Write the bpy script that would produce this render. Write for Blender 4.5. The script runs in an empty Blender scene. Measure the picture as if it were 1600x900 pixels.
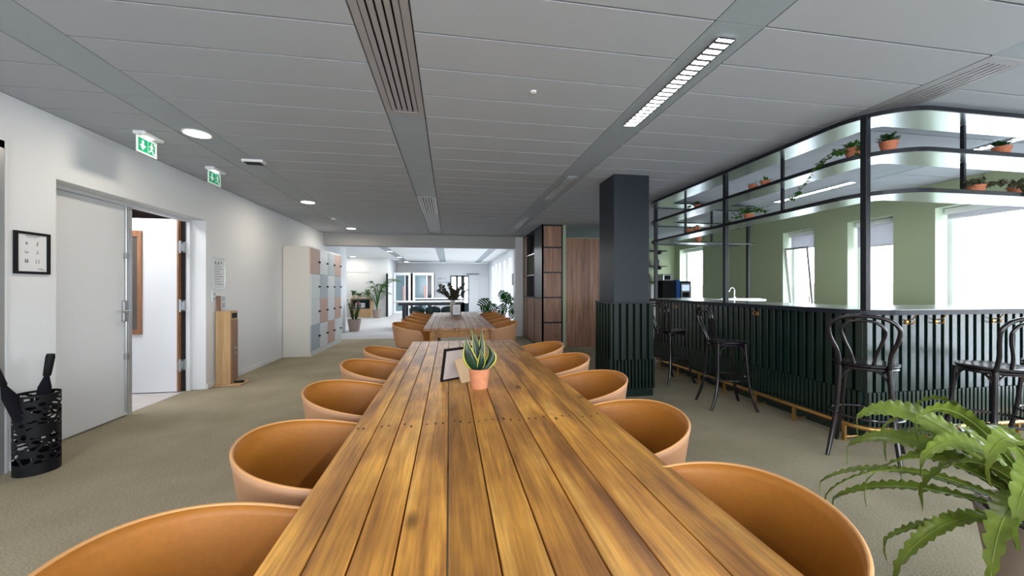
import bpy, math, random
from mathutils import Vector, Matrix
random.seed(7)
PI=math.pi; cos=math.cos; sin=math.sin; R=math.radians
S=bpy.context.scene; COL=S.collection

# ---------------- camera, world, exposure ----------------
cd=bpy.data.cameras.new('camera'); cam=bpy.data.objects.new('camera',cd); COL.objects.link(cam)
cam.location=(0,0,1.35); cam.rotation_euler=(R(90),0,-R(9.32)); cd.sensor_width=36; cd.lens=597/1600*36
cd.clip_start=0.02; cd.clip_end=2000; S.camera=cam
S.view_settings.view_transform='Standard'; S.view_settings.look='None'; S.view_settings.gamma=1
S.view_settings.use_curve_mapping=False; S.view_settings.exposure=1.15
W=bpy.data.worlds.new('sky'); S.world=W; W.use_nodes=True
nt=W.node_tree; bg=nt.nodes['Background']
tc=nt.nodes.new('ShaderNodeTexCoord'); sp=nt.nodes.new('ShaderNodeSeparateXYZ'); cr=nt.nodes.new('ShaderNodeValToRGB')
nt.links.new(tc.outputs['Generated'],sp.inputs[0]); nt.links.new(sp.outputs['Z'],cr.inputs[0]); nt.links.new(cr.outputs[0],bg.inputs[0])
cr.color_ramp.elements[0].color=(0.93,0.96,1.0,1); cr.color_ramp.elements[1].position=0.5; cr.color_ramp.elements[1].color=(0.78,0.89,1.0,1)
bg.inputs[1].default_value=4.2
def area(name,loc,size,power,color=(1,1,1),rot=(0,0,0),portal=False,spread=None,parent=None):
    l=bpy.data.lights.new(name,'AREA'); l.shape='RECTANGLE'; l.size,l.size_y=size; l.energy=power; l.color=color
    o=bpy.data.objects.new(name,l); COL.objects.link(o); o.location=loc; o.rotation_euler=rot
    if portal: l.cycles.is_portal=True
    if parent:
        o.parent=parent; o.location=Vector(loc)-Vector(parent.location)
    return o
# portals in the window openings (they only guide the sky's light)
area('window_portal',(6.86,1.95,1.27),(2.4,4.6),0,rot=(0,R(90),0),portal=True)
for y,w in ((9.55,1.0),(6.28,.66),(5.03,.66)): area('window_portal',(6.86,y,1.65),(1.7,w),0,rot=(0,R(90),0),portal=True)
area('window_portal',(1.5,-3.1,1.6),(7.6,2.0),0,rot=(R(90),0,0),portal=True)
area('window_portal',(2.5,16.5,1.4),(2.6,6),0,rot=(0,R(90),0),portal=True)

# ---------------- materials ----------------
MATS={}
def mat(name,col,rough=.5,metal=0,emit=None,es=1,bump=0,bscale=50,var=0,vscale=5,trans=0,coat=0,alpha=None,spec=None):
    m=bpy.data.materials.new(name); m.use_nodes=True; n=m.node_tree; b=n.nodes['Principled BSDF']
    b.inputs['Base Color'].default_value=(*col,1); b.inputs['Roughness'].default_value=rough; b.inputs['Metallic'].default_value=metal
    if spec is not None: b.inputs['Specular IOR Level'].default_value=spec
    if trans: b.inputs['Transmission Weight'].default_value=trans
    if coat: b.inputs['Coat Weight'].default_value=coat; b.inputs['Coat Roughness'].default_value=.15
    if emit: b.inputs['Emission Color'].default_value=(*emit,1); b.inputs['Emission Strength'].default_value=es
    if bump or var:
        t=n.nodes.new('ShaderNodeTexCoord')
        if var:
            no=n.nodes.new('ShaderNodeTexNoise'); no.inputs['Scale'].default_value=vscale; no.inputs['Detail'].default_value=5
            n.links.new(t.outputs['Object'],no.inputs['Vector'])
            mr=n.nodes.new('ShaderNodeMapRange'); mr.inputs[1].default_value=.3; mr.inputs[2].default_value=.7
            mr.inputs[3].default_value=1-var; mr.inputs[4].default_value=1+var
            n.links.new(no.outputs[0],mr.inputs[0])
            hs=n.nodes.new('ShaderNodeHueSaturation'); hs.inputs['Color'].default_value=(*col,1)
            n.links.new(mr.outputs[0],hs.inputs['Value']); n.links.new(hs.outputs[0],b.inputs['Base Color'])
        if bump:
            nb=n.nodes.new('ShaderNodeTexNoise'); nb.inputs['Scale'].default_value=bscale; nb.inputs['Detail'].default_value=3
            n.links.new(t.outputs['Object'],nb.inputs['Vector'])
            bu=n.nodes.new('ShaderNodeBump'); bu.inputs['Strength'].default_value=bump; bu.inputs['Distance'].default_value=.01
            n.links.new(nb.outputs[0],bu.inputs['Height']); n.links.new(bu.outputs[0],b.inputs['Normal'])
    MATS[name]=m; return m
def wood(name,cols,scale=(14,1.1,14),rough=.4,rnd=True,fine=.25,knots=True,coat=0,bump=.25):
    """streaky grain along local Y; colour only"""
    m=bpy.data.materials.new(name); m.use_nodes=True; n=m.node_tree; L=n.links.new; b=n.nodes['Principled BSDF']
    b.inputs['Roughness'].default_value=rough
    if coat: b.inputs['Coat Weight'].default_value=coat; b.inputs['Coat Roughness'].default_value=.25
    t=n.nodes.new('ShaderNodeTexCoord'); mp=n.nodes.new('ShaderNodeMapping'); mp.inputs['Scale'].default_value=scale
    if rnd:
        oi=n.nodes.new('ShaderNodeObjectInfo'); mu=n.nodes.new('ShaderNodeVectorMath'); mu.operation='SCALE'
        cx=n.nodes.new('ShaderNodeCombineXYZ')
        for k in range(3): L(oi.outputs['Random'],cx.inputs[k])
        L(cx.outputs[0],mu.inputs[0]); mu.inputs['Scale'].default_value=37
        ad=n.nodes.new('ShaderNodeVectorMath'); L(t.outputs['Object'],ad.inputs[0]); L(mu.outputs[0],ad.inputs[1]); src=ad.outputs[0]
    else: src=t.outputs['Object']
    L(src,mp.inputs[0])
    n1=n.nodes.new('ShaderNodeTexNoise'); n1.inputs['Scale'].default_value=1; n1.inputs['Detail'].default_value=6; n1.inputs['Roughness'].default_value=.6; n1.inputs['Distortion'].default_value=.7
    L(mp.outputs[0],n1.inputs['Vector'])
    cr=n.nodes.new('ShaderNodeValToRGB'); L(n1.outputs[0],cr.inputs[0])
    e=cr.color_ramp.elements; e[0].position=.33; e[0].color=(*cols[0],1); e[1].position=.68; e[1].color=(*cols[-1],1)
    for k,c in enumerate(cols[1:-1]):
        x=cr.color_ramp.elements.new(.33+.35*(k+1)/(len(cols)-1)); x.color=(*c,1)
    mp2=n.nodes.new('ShaderNodeMapping'); mp2.inputs['Scale'].default_value=(scale[0]*9,scale[1]*4,scale[2]*9); L(src,mp2.inputs[0])
    n2=n.nodes.new('ShaderNodeTexNoise'); n2.inputs['Scale'].default_value=1; n2.inputs['Detail'].default_value=4; L(mp2.outputs[0],n2.inputs['Vector'])
    mr=n.nodes.new('ShaderNodeMapRange'); mr.inputs[1].default_value=.3; mr.inputs[2].default_value=.7; mr.inputs[3].default_value=1-fine; mr.inputs[4].default_value=1+fine; L(n2.outputs[0],mr.inputs[0])
    hs=n.nodes.new('ShaderNodeHueSaturation'); L(cr.outputs[0],hs.inputs['Color']); L(mr.outputs[0],hs.inputs['Value'])
    out=hs.outputs[0]
    if knots:
        mp3=n.nodes.new('ShaderNodeMapping'); mp3.inputs['Scale'].default_value=(6,2.6,6); L(src,mp3.inputs[0])
        vo=n.nodes.new('ShaderNodeTexVoronoi'); vo.inputs['Scale'].default_value=1.0; L(mp3.outputs[0],vo.inputs['Vector'])
        kr=n.nodes.new('ShaderNodeMapRange'); kr.inputs[1].default_value=.05; kr.inputs[2].default_value=.15; kr.inputs[3].default_value=.22; kr.inputs[4].default_value=1; L(vo.outputs['Distance'],kr.inputs[0])
        h2=n.nodes.new('ShaderNodeHueSaturation'); L(out,h2.inputs['Color']); L(kr.outputs[0],h2.inputs['Value']); out=h2.outputs[0]
        # broad weathered blotches
        n4=n.nodes.new('ShaderNodeTexNoise'); n4.inputs['Scale'].default_value=2.6; n4.inputs['Detail'].default_value=4; L(src,n4.inputs['Vector'])
        r4=n.nodes.new('ShaderNodeMapRange'); r4.inputs[1].default_value=.35; r4.inputs[2].default_value=.65; L(n4.outputs[0],r4.inputs[0])
        mx=n.nodes.new('ShaderNodeMixRGB'); mx.blend_type='MULTIPLY'; mx.inputs[0].default_value=0.8; L(out,mx.inputs[1])
        c4=n.nodes.new('ShaderNodeValToRGB'); c4.color_ramp.elements[0].color=(.60,.50,.45,1); c4.color_ramp.elements[1].color=(1.12,1.08,.95,1); L(r4.outputs[0],c4.inputs[0]); L(c4.outputs[0],mx.inputs[2]); out=mx.outputs[0]
    if rnd:
        h3=n.nodes.new('ShaderNodeHueSaturation'); r3=n.nodes.new('ShaderNodeMapRange'); r3.inputs[3].default_value=.82; r3.inputs[4].default_value=1.15
        L(oi.outputs['Random'],r3.inputs[0]); L(r3.outputs[0],h3.inputs['Value']); L(out,h3.inputs['Color']); out=h3.outputs[0]
    L(out,b.inputs['Base Color'])
    if bump:
        bu=n.nodes.new('ShaderNodeBump'); bu.inputs['Strength'].default_value=bump; bu.inputs['Distance'].default_value=.004; L(n2.outputs[0],bu.inputs['Height']); L(bu.outputs[0],b.inputs['Normal'])
    MATS[name]=m; return m
def carpet(name,c1,c2,sx,sy):
    m=bpy.data.materials.new(name); m.use_nodes=True; n=m.node_tree; L=n.links.new; b=n.nodes['Principled BSDF']; b.inputs['Roughness'].default_value=.85
    b.inputs['Specular IOR Level'].default_value=.25
    t=n.nodes.new('ShaderNodeTexCoord'); mp=n.nodes.new('ShaderNodeMapping'); mp.inputs['Scale'].default_value=(sx,sy,1); mp.inputs['Rotation'].default_value=(0,0,R(8)); L(t.outputs['Object'],mp.inputs[0])
    n1=n.nodes.new('ShaderNodeTexNoise'); n1.inputs['Scale'].default_value=1; n1.inputs['Detail'].default_value=4; n1.inputs['Roughness'].default_value=.7; L(mp.outputs[0],n1.inputs['Vector'])
    n2=n.nodes.new('ShaderNodeTexNoise'); n2.inputs['Scale'].default_value=1.3; n2.inputs['Detail'].default_value=3; L(t.outputs['Object'],n2.inputs['Vector'])
    ma=n.nodes.new('ShaderNodeMath'); ma.operation='MULTIPLY_ADD'; ma.inputs[1].default_value=.35; L(n2.outputs[0],ma.inputs[0]); L(n1.outputs[0],ma.inputs[2])
    cr=n.nodes.new('ShaderNodeValToRGB'); e=cr.color_ramp.elements; e[0].position=.5; e[0].color=(*c1,1); e[1].position=.85; e[1].color=(*c2,1); L(ma.outputs[0],cr.inputs[0]); L(cr.outputs[0],b.inputs['Base Color'])
    bu=n.nodes.new('ShaderNodeBump'); bu.inputs['Strength'].default_value=.4; bu.inputs['Distance'].default_value=.004; L(n1.outputs[0],bu.inputs['Height']); L(bu.outputs[0],b.inputs['Normal'])
    MATS[name]=m; return m
M=MATS
carpet('carpet',(.19,.165,.105),(.46,.41,.30),70,240)
carpet('pale_carpet',(.42,.43,.44),(.62,.63,.64),60,120)
mat('white_wall',(.79,.82,.86),.7,bump=.03,bscale=200)
mat('door_white',(.76,.79,.83),.45)
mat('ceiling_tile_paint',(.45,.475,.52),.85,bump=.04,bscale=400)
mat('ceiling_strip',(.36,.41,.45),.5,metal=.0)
mat('ceiling_dark',(.10,.10,.11),.9)
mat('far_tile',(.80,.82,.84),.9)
mat('grille',(.42,.41,.43),.4,metal=.3)
mat('black_gap',(.012,.012,.014),.8)
mat('beam_paint',(.42,.42,.42),.8)
mat('green_wall',(.40,.47,.30),.75,bump=.03,bscale=150)
mat('green_reveal',(.60,.70,.55),.7)
mat('frame_white',(.82,.84,.86),.4)
mat('dark_green',(.005,.022,.018),.27,spec=1.0,coat=.25)
mat('pillar_green',(.0015,.011,.007),.4,spec=.3)
mat('dark_panel',(.002,.003,.004),.8,spec=.2)
mat('blue_black',(.008,.013,.022),.45,spec=.35)
mat('black_metal',(.012,.014,.02),.35,metal=.4)
mat('shelf_metal',(.62,.66,.68),.24,metal=.85,bump=.02,bscale=60)
mat('counter_metal',(.50,.54,.56),.2,metal=.6)
mat('chrome',(.7,.72,.74),.15,metal=1)
mat('steel',(.45,.47,.49),.35,metal=.9)
mat('brass',(.62,.36,.11),.28,metal=.85)
mat('bentwood_black',(.006,.004,.008),.22,coat=.5)
mat('lining',(.40,.145,.015),.48,var=.06,vscale=60,bump=.12,bscale=700)
mat('shell',(.46,.24,.125),.5)
mat('edge_tan',(.62,.32,.12),.5)
mat('leg_wood',(.50,.34,.20),.5)
wood('table_wood',[(.28,.125,.036),(.50,.235,.052),(.68,.34,.066),(.80,.46,.12)],scale=(12,1.1,12),rough=.40,fine=.26,coat=.12)
wood('frame_wood',[(.26,.12,.03),(.40,.19,.05),(.48,.25,.08)],scale=(14,1.2,14),rough=.5,rnd=False,knots=False)
wood('far_table_wood',[(.26,.12,.05),(.44,.22,.105),(.58,.31,.155)],scale=(13,1.0,13),rough=.5,fine=.25)
def wood_z(name,cols,scale,**k): return wood(name,cols,scale=(scale[0],scale[0],scale[1]),**k)
wood_z('walnut',[(.17,.078,.045),(.29,.145,.09),(.41,.225,.145)],(26,1.0),rough=.4,fine=.2,knots=False)
wood_z('oak',[(.42,.26,.12),(.52,.33,.16),(.58,.39,.21)],(20,1.0),rough=.5,rnd=False,fine=.1,knots=False)
wood_z('door_oak',[(.22,.10,.05),(.32,.155,.08),(.40,.21,.11)],(24,1.5),rough=.45,rnd=False,fine=.15,knots=False)
mat('terracotta',(.46,.155,.075),.75,var=.12,vscale=25)
mat('terracotta_pale',(.60,.24,.12),.7,var=.12,vscale=25)
mat('soil',(.035,.022,.014),.95,bump=.6,bscale=90)
mat('leaf_green',(.035,.12,.015),.7,spec=.15,var=.3,vscale=20)
mat('leaf_dark',(.018,.055,.018),.4,var=.3,vscale=20)
mat('leaf_fern',(.13,.185,.026),.32,var=.35,vscale=14)
mat('leaf_olive',(.07,.075,.04),.6,var=.3,vscale=30)
mat('leaf_vary',(.010,.036,.018),.3,var=.5,vscale=22)
mat('leaf_edge',(.50,.48,.07),.4)
mat('stem',(.16,.10,.05),.7)
mat('pot_taupe',(.34,.27,.24),.7,var=.05,vscale=10)
mat('locker_body',(.66,.645,.61),.55)
mat('locker_white',(.68,.74,.77),.4)
mat('locker_pink',(.56,.36,.28),.5)
mat('locker_blue',(.42,.50,.57),.5)
mat('black_plastic',(.003,.003,.005),.6,spec=.3)
mat('umbrella_fabric',(.005,.005,.009),.9,spec=.2)
mat('paper',(.78,.80,.84),.8)
mat('print_grey',(.18,.20,.24),.8)
mat('frame_back',(.50,.44,.42),.8)
mat('strut_wood',(.62,.43,.25),.6)
mat('exit_green',(.0,.22,.10),.4,emit=(.0,.30,.13),es=.25)
mat('exit_white',(.8,.85,.82),.4,emit=(.8,1,.9),es=.12)
mat('lamp_warm',(1,1,1),.5,emit=(1,.88,.68),es=8)
mat('lamp_white',(1,1,1),.5,emit=(1,.97,.94),es=1.6)
mat('lamp_off',(.75,.78,.80),.3,metal=.4)
mat('blind',(.62,.62,.64),.9,trans=0)
mat('field',(.23,.165,.085),.95,var=.1,vscale=.05)
mat('glass_teal',(.16,.24,.28),.08)
mat('glass_dark',(.03,.03,.04),.1)
mat('pink_metal',(.60,.30,.27),.45)
mat('dark_teal',(.008,.035,.04),.5)
mat('machine_blue',(.012,.09,.42),.35)
mat('display',(.4,.5,.7),.3,emit=(.45,.55,.8),es=.5)
mat('steel_box',(.55,.57,.6),.3,metal=.6)
mat('clear_plastic',(.60,.67,.70),.12)
mat('brown_dark',(.06,.032,.025),.6)
mat('slate',(.045,.06,.075),.4)
mat('pane_grey',(.11,.105,.095),.25,spec=.3)
mat('stain',(.10,.045,.018),.6)
mat('leaf_split',(.010,.075,.006),.6,spec=.02)
mat('pale_floor',(.60,.57,.56),.5,var=.05,vscale=8)
mat('navy',(.015,.022,.045),.4)
mat('table_white',(.78,.82,.82),.35)
mat('flower_pink',(.55,.10,.12),.6)
mat('vase_cream',(.55,.52,.42),.6,bump=.2,bscale=60)
mat('sticker_wood',(.28,.16,.10),.5)
# glass panes: thin clear
m=bpy.data.materials.new('window_glass'); m.use_nodes=True; n=m.node_tree; n.nodes.clear()
o_=n.nodes.new('ShaderNodeOutputMaterial'); tr=n.nodes.new('ShaderNodeBsdfTransparent'); gl=n.nodes.new('ShaderNodeBsdfGlossy'); gl.inputs['Roughness'].default_value=.02
mx=n.nodes.new('ShaderNodeMixShader'); mx.inputs[0].default_value=.06; n.links.new(tr.outputs[0],mx.inputs[1]); n.links.new(gl.outputs[0],mx.inputs[2]); n.links.new(mx.outputs[0],o_.inputs[0]); M['window_glass']=m
m=bpy.data.materials.new('blind_fabric'); m.use_nodes=True; n=m.node_tree; n.nodes.clear()
o_=n.nodes.new('ShaderNodeOutputMaterial'); tr=n.nodes.new('ShaderNodeBsdfTranslucent'); tr.inputs[0].default_value=(.55,.55,.58,1); gl=n.nodes.new('ShaderNodeBsdfDiffuse'); gl.inputs[0].default_value=(.5,.5,.52,1)
mx=n.nodes.new('ShaderNodeMixShader'); mx.inputs[0].default_value=.5; n.links.new(tr.outputs[0],mx.inputs[1]); n.links.new(gl.outputs[0],mx.inputs[2]); n.links.new(mx.outputs[0],o_.inputs[0]); M['blind_fabric']=m

# ---------------- mesh helpers ----------------
class MB:
    def __init__(s): s.v=[]; s.f=[]; s.m=[]
    def add(s,vs,fs,mi=0):
        o=len(s.v); s.v+= [tuple(v) for v in vs]; s.f+=[tuple(i+o for i in f) for f in fs]; s.m+=[mi]*len(fs); return s
    def box(s,x0,x1,y0,y1,z0,z1,mi=0):
        return s.add([(x0,y0,z0),(x1,y0,z0),(x1,y1,z0),(x0,y1,z0),(x0,y0,z1),(x1,y0,z1),(x1,y1,z1),(x0,y1,z1)],
          [(0,3,2,1),(4,5,6,7),(0,1,5,4),(1,2,6,5),(2,3,7,6),(3,0,4,7)],mi)
    def tube(s,pts,r,n=8,closed=False,cap=True,mi=0,flat=1):
        pts=[Vector(p) for p in pts]; N=len(pts); rs=r if isinstance(r,(list,tuple)) else [r]*N
        vs=[]; prev=None
        for i,p in enumerate(pts):
            if closed: t=(pts[(i+1)%N]-pts[i-1])
            else: t=pts[min(i+1,N-1)]-pts[max(i-1,0)]
            t.normalize()
            if prev is None:
                a=Vector((0,0,1)) if abs(t.z)<.9 else Vector((1,0,0)); u=t.cross(a).normalized()
            else: u=(prev-t*prev.dot(t)).normalized()
            prev=u; w=t.cross(u)
            for k in range(n):
                a=2*PI*k/n; vs.append(p+(u*cos(a)+w*sin(a)*flat)*rs[i])
        fs=[]
        for i in range(N if closed else N-1):
            j=(i+1)%N
            for k in range(n): fs.append((i*n+k,i*n+(k+1)%n,j*n+(k+1)%n,j*n+k))
        if cap and not closed: fs.append(tuple(range(n))[::-1]); fs.append(tuple((N-1)*n+k for k in range(n)))
        return s.add(vs,fs,mi)
    def lathe(s,prof,c=(0,0,0),n=24,mi=0,ax='z',cap=True):
        vs=[];N=len(prof)
        for r,z in prof:
            for k in range(n):
                a=2*PI*k/n
                p=(r*cos(a),r*sin(a),z) if ax=='z' else ((r*cos(a),z,r*sin(a)) if ax=='y' else (z,r*cos(a),r*sin(a)))
                vs.append((c[0]+p[0],c[1]+p[1],c[2]+p[2]))
        fs=[(i*n+k,i*n+(k+1)%n,(i+1)*n+(k+1)%n,(i+1)*n+k) for i in range(N-1) for k in range(n)]
        if cap: fs.append(tuple(range(n))[::-1]); fs.append(tuple((N-1)*n+k for k in range(n)))
        return s.add(vs,fs,mi)
    def prism(s,poly,z0,z1,mi=0):
        n=len(poly); vs=[(x,y,z0) for x,y in poly]+[(x,y,z1) for x,y in poly]
        fs=[tuple(range(n))[::-1],tuple(range(n,2*n))]+[(i,(i+1)%n,n+(i+1)%n,n+i) for i in range(n)]
        return s.add(vs,fs,mi)
    def plate(s,poly,P,U,V,th,mi=0):
        """flat 2-D outline placed at point P with axes U,V, given thickness along UxV"""
        P,U,V=Vector(P),Vector(U),Vector(V); Nn=U.cross(V).normalized()*th; n=len(poly)
        vs=[P+U*x+V*y for x,y in poly]+[P+U*x+V*y+Nn for x,y in poly]
        fs=[tuple(range(n))[::-1],tuple(range(n,2*n))]+[(i,(i+1)%n,n+(i+1)%n,n+i) for i in range(n)]
        return s.add(vs,fs,mi)
    def ribbon(s,outer,inner,z0,z1,mi=0):
        n=len(outer); vs=[(*p,z0) for p in outer]+[(*p,z0) for p in inner]+[(*p,z1) for p in outer]+[(*p,z1) for p in inner]
        fs=[]
        for i in range(n-1):
            fs+=[(i,i+1,n+i+1,n+i),(2*n+i,3*n+i,3*n+i+1,2*n+i+1),(i,2*n+i,2*n+i+1,i+1),(n+i,n+i+1,3*n+i+1,3*n+i)]
        fs+=[(0,n,3*n,2*n),(n-1,3*n-1,4*n-1,2*n-1)]
        return s.add(vs,fs,mi)
def mk(name,mb,mats,parent=None,smooth=False,bevel=0,**props):
    me=bpy.data.meshes.new(name); vs=mb.v
    if parent is not None and not props.pop('local',False):
        q=parent; ox=oy=oz=0
        while q is not None: ox+=q.location.x; oy+=q.location.y; oz+=q.location.z; q=q.parent
        vs=[(x-ox,y-oy,z-oz) for x,y,z in vs]
    props.pop('local',None)
    me.from_pydata(vs,[],mb.f); 
    for mm in ([mats] if isinstance(mats,str) else mats): me.materials.append(M[mm])
    if any(mb.m): me.polygons.foreach_set('material_index',mb.m)
    if smooth: me.polygons.foreach_set('use_smooth',[True]*len(me.polygons))
    me.update(); o=bpy.data.objects.new(name,me); COL.objects.link(o)
    if smooth:
        try: me.set_sharp_from_angle(angle=R(40))
        except Exception: pass
    if parent is not None: o.parent=parent
    if bevel:
        b=o.modifiers.new('bevel','BEVEL'); b.width=bevel; b.segments=2; b.limit_method='ANGLE'
    for k,v in props.items(): o[k]=v
    return o
def thing(name,label,cat,loc=(0,0,0),group=None,kind=None):
    o=bpy.data.objects.new(name,None); COL.objects.link(o); o.location=loc; o.empty_display_size=.1
    if kind: o['kind']=kind
    else: o['label']=label; o['category']=cat
    if group: o['group']=group
    return o
def B(*a): return MB().box(*a)
def dup(root,loc,rz=0,label=None,group=None,scale=None):
    r=root.copy(); COL.objects.link(r); r.location=loc; r.rotation_euler=(0,0,rz)
    if scale: r.scale=scale
    if label: r['label']=label
    if group: r['group']=group
    for ch in list(root.children):
        c=ch.copy(); COL.objects.link(c); c.parent=r
        for g in list(ch.children):
            d=g.copy(); COL.objects.link(d); d.parent=c
    return r
def struct(name,mb,m,parent=None,**k):
    if parent is None: k['kind']='structure'
    return mk(name,mb,m,parent,**k)
H=2.77

# ---------------- structure ----------------
struct('floor',MB().box(-3.6,7.0,-3.0,10.62,-.05,0),'carpet')
struct('floor_far',MB().box(-5.0,3.0,10.62,22.3,-.05,0).box(3.0,7.0,10.62,11,-.05,0),'pale_carpet')
# left wall with a recessed double door and a second frame at the picture's edge
wl=MB()
wl.box(-3.4,-3.2,3.345,3.715,0,H).box(-3.4,-3.2,3.715,5.69,2.25,H).box(-3.4,-3.2,5.69,12.72,0,H)
wl.box(-3.4,-3.2,-3,2.2,0,H).box(-3.4,-3.2,2.2,3.345,2.42,H)
struct('wall_left',wl,'white_wall')
struct('baseboard_left',MB().box(-3.2,-3.187,5.70,8.03,0,.07).box(-3.2,-3.187,3.38,3.71,0,.07),'frame_white')
# second door at the left edge
d2=thing('door_2',None,None,(-3.25,2.8,0),kind='structure')
mk('door_frame',MB().box(-3.2,-3.185,3.27,3.335,0,2.42).box(-3.2,-3.185,2.2,3.335,2.36,2.42).box(-3.2,-3.17,2.2,2.26,0,2.36),'steel_box',d2,bevel=.004)
mk('door_panel',B(-3.26,-3.22,2.26,3.28,.01,2.36),'door_white',d2)
mk('trim_edge',B(-3.2,-3.185,3.336,3.35,0,2.42),'door_white',d2)
# right wall (window wall, green)
XW=6.53; ZH=2.44; ZS=.72
wr=MB(); wins=[(9.04,10.05),(5.95,6.61),(4.70,5.365),(-.3,4.205)]
ys=[10.6]; 
edges=sorted(wins)
y=-3.0
for a,b in edges:
    wr.box(XW,XW+.35,y,a,0,H); wr.box(XW,XW+.35,a,b,ZH,H); wr.box(XW,XW+.35,a,b,0,ZS if a>0 else .10); y=b
wr.box(XW,XW+.35,y,10.6,0,H)
struct('wall_right',wr,'green_wall')
struct('wall_far_bar',B(3.2,7.0,10.3,10.6,0,H),'green_wall')
# windows
for wi,(a,b) in enumerate([(9.04,10.05),(5.95,6.61),(4.70,5.365),(-.3,4.205)]):
    ZS=.72 if wi<3 else .10
    w=thing('window_%d'%(wi+1),None,None,(XW+.25,(a+b)/2,ZS),kind='structure')
    x0,x1=XW+.22,XW+.28; fr=MB(); t=.05
    fr.box(x0,x1,a,a+t,ZS,ZH).box(x0,x1,b-t,b,ZS,ZH).box(x0,x1,a+t,b-t,ZS,ZS+t).box(x0,x1,a+t,b-t,ZH-t,ZH)
    if wi==3:
        for yy in (1.2,2.7): fr.box(x0,x1,yy-.03,yy+.03,ZS+t,ZH-t)
    mk('window_frame',fr,'frame_white',w,bevel=.004)
    mk('reveal',MB().box(XW+.001,x0,a,a+.004,ZS,ZH).box(XW+.001,x0,b-.004,b,ZS,ZH).box(XW+.001,x0,a,b,ZH-.004,ZH),'green_reveal',w)
    mk('window_sill',B(XW-.02,x0,a+.005,b-.005,ZS,ZS+.02),'frame_white',w)
    mk('pane',B(XW+.245,XW+.25,a+t,b-t,ZS+t,ZH-t),'window_glass',w)
    mk('blind_box',B(XW+.12,XW+.20,a+.02,b-.02,ZH-.09,ZH-.01),'frame_white',w,bevel=.01)
    zb={0:2.38,1:2.13,2:2.03,3:2.30}[wi]
    if wi in(1,2,3):
        mk('roller_blind',B(XW+.155,XW+.158,a+.04,b-.04,zb,ZH-.09),'blind_fabric',w)
        mk('blind_rail',B(XW+.148,XW+.165,a+.04,b-.04,zb-.025,zb),'frame_white',w)
    if wi==1:
        s=mk('open_sash',MB().box(0,.03,0,.035,0,1.3).box(0,.03,.42,.455,0,1.3).box(0,.03,.035,.42,0,.035).box(0,.03,.035,.42,1.265,1.3),'steel_box',w,local=True)
        s.location=(-.02,-.12,.12); s.rotation_euler=(0,R(-7),R(6))
        mk('sash_handle',MB().tube([(XW+.20,6.20,1.2),(XW+.17,6.20,1.2),(XW+.17,6.20,1.08)],.008,6),'steel',w)
# ceiling
ce=struct('ceiling',MB().box(-3.4,7.0,-3,22.3,H+.03,H+.08),'ceiling_dark')
strips=[(-2.44,-2.13),(-.5,-.2),(1.40,1.695),(3.275,3.585),(5.165,5.475)]
spans=[(-3.2,-2.44),(-2.13,-.5),(-.2,1.40),(1.695,3.275),(3.585,5.165),(5.475,6.53)]
g=.007
meshes={}
rows=[2.178+.35*k for k in range(-14,24)]
bounds=[y for y in rows if y>-2.95 and y<10.4]+[10.5]
bounds=[-2.98]+bounds
cnt=0
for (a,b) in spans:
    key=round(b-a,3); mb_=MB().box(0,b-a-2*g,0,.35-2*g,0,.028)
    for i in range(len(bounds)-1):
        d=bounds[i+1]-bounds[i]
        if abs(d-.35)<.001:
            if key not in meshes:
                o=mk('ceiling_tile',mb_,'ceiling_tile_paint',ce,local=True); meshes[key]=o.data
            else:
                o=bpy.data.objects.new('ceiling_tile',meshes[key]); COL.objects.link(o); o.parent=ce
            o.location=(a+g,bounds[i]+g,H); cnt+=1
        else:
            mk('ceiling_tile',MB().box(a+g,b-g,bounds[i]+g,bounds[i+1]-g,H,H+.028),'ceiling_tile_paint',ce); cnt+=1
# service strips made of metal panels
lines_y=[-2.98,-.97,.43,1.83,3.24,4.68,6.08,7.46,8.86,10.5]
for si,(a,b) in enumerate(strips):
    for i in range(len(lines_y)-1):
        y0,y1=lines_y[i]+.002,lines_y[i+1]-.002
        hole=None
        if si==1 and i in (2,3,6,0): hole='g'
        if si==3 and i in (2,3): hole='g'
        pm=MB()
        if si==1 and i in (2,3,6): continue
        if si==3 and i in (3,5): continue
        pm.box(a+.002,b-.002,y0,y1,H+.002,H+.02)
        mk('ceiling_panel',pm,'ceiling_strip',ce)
# air grilles
def grille(name,label,a,b,y0,y1,n=5):
    t=thing(name,label,'vent',((a+b)/2,(y0+y1)/2,H),group=None)
    fr=MB(); m_=.045; fr.box(a+.002,a+m_,y0,y1,H-.002,H+.02).box(b-m_,b-.002,y0,y1,H-.002,H+.02).box(a+m_,b-m_,y0,y0+.06,H-.002,H+.02).box(a+m_,b-m_,y1-.06,y1,H-.002,H+.02)
    mk('frame',fr,'grille',t); mk('duct',B(a+m_,b-m_,y0+.06,y1-.06,H+.022,H+.028),'black_gap',t)
    w=(b-a-2*m_); p=w/n
    for k in range(n):
        c=a+m_+p*(k+.5); mk('slat',B(c-p*.36,c+p*.36,y0+.06,y1-.06,H+.0,H+.012),'grille',t)
grille('air_grille','long slotted grey air grille in the ceiling over the near wooden table',-.5,-.2,1.83,3.24)
grille('air_grille','slotted grey air grille in the ceiling behind the camera above the near table edge',-.5,-.2,.43,1.83)
grille('air_grille','small slotted grey air grille farther along the middle ceiling strip, before the white beam',-.5,-.2,6.08,7.46)
grille('air_grille','slotted grey air grille running into the shelving over the bar corner',3.275,3.585,1.83,3.24)
grille('air_grille','slotted air grille above the bar shelving, hidden farther along the strip over the bar',3.275,3.585,4.68,6.08)
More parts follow.
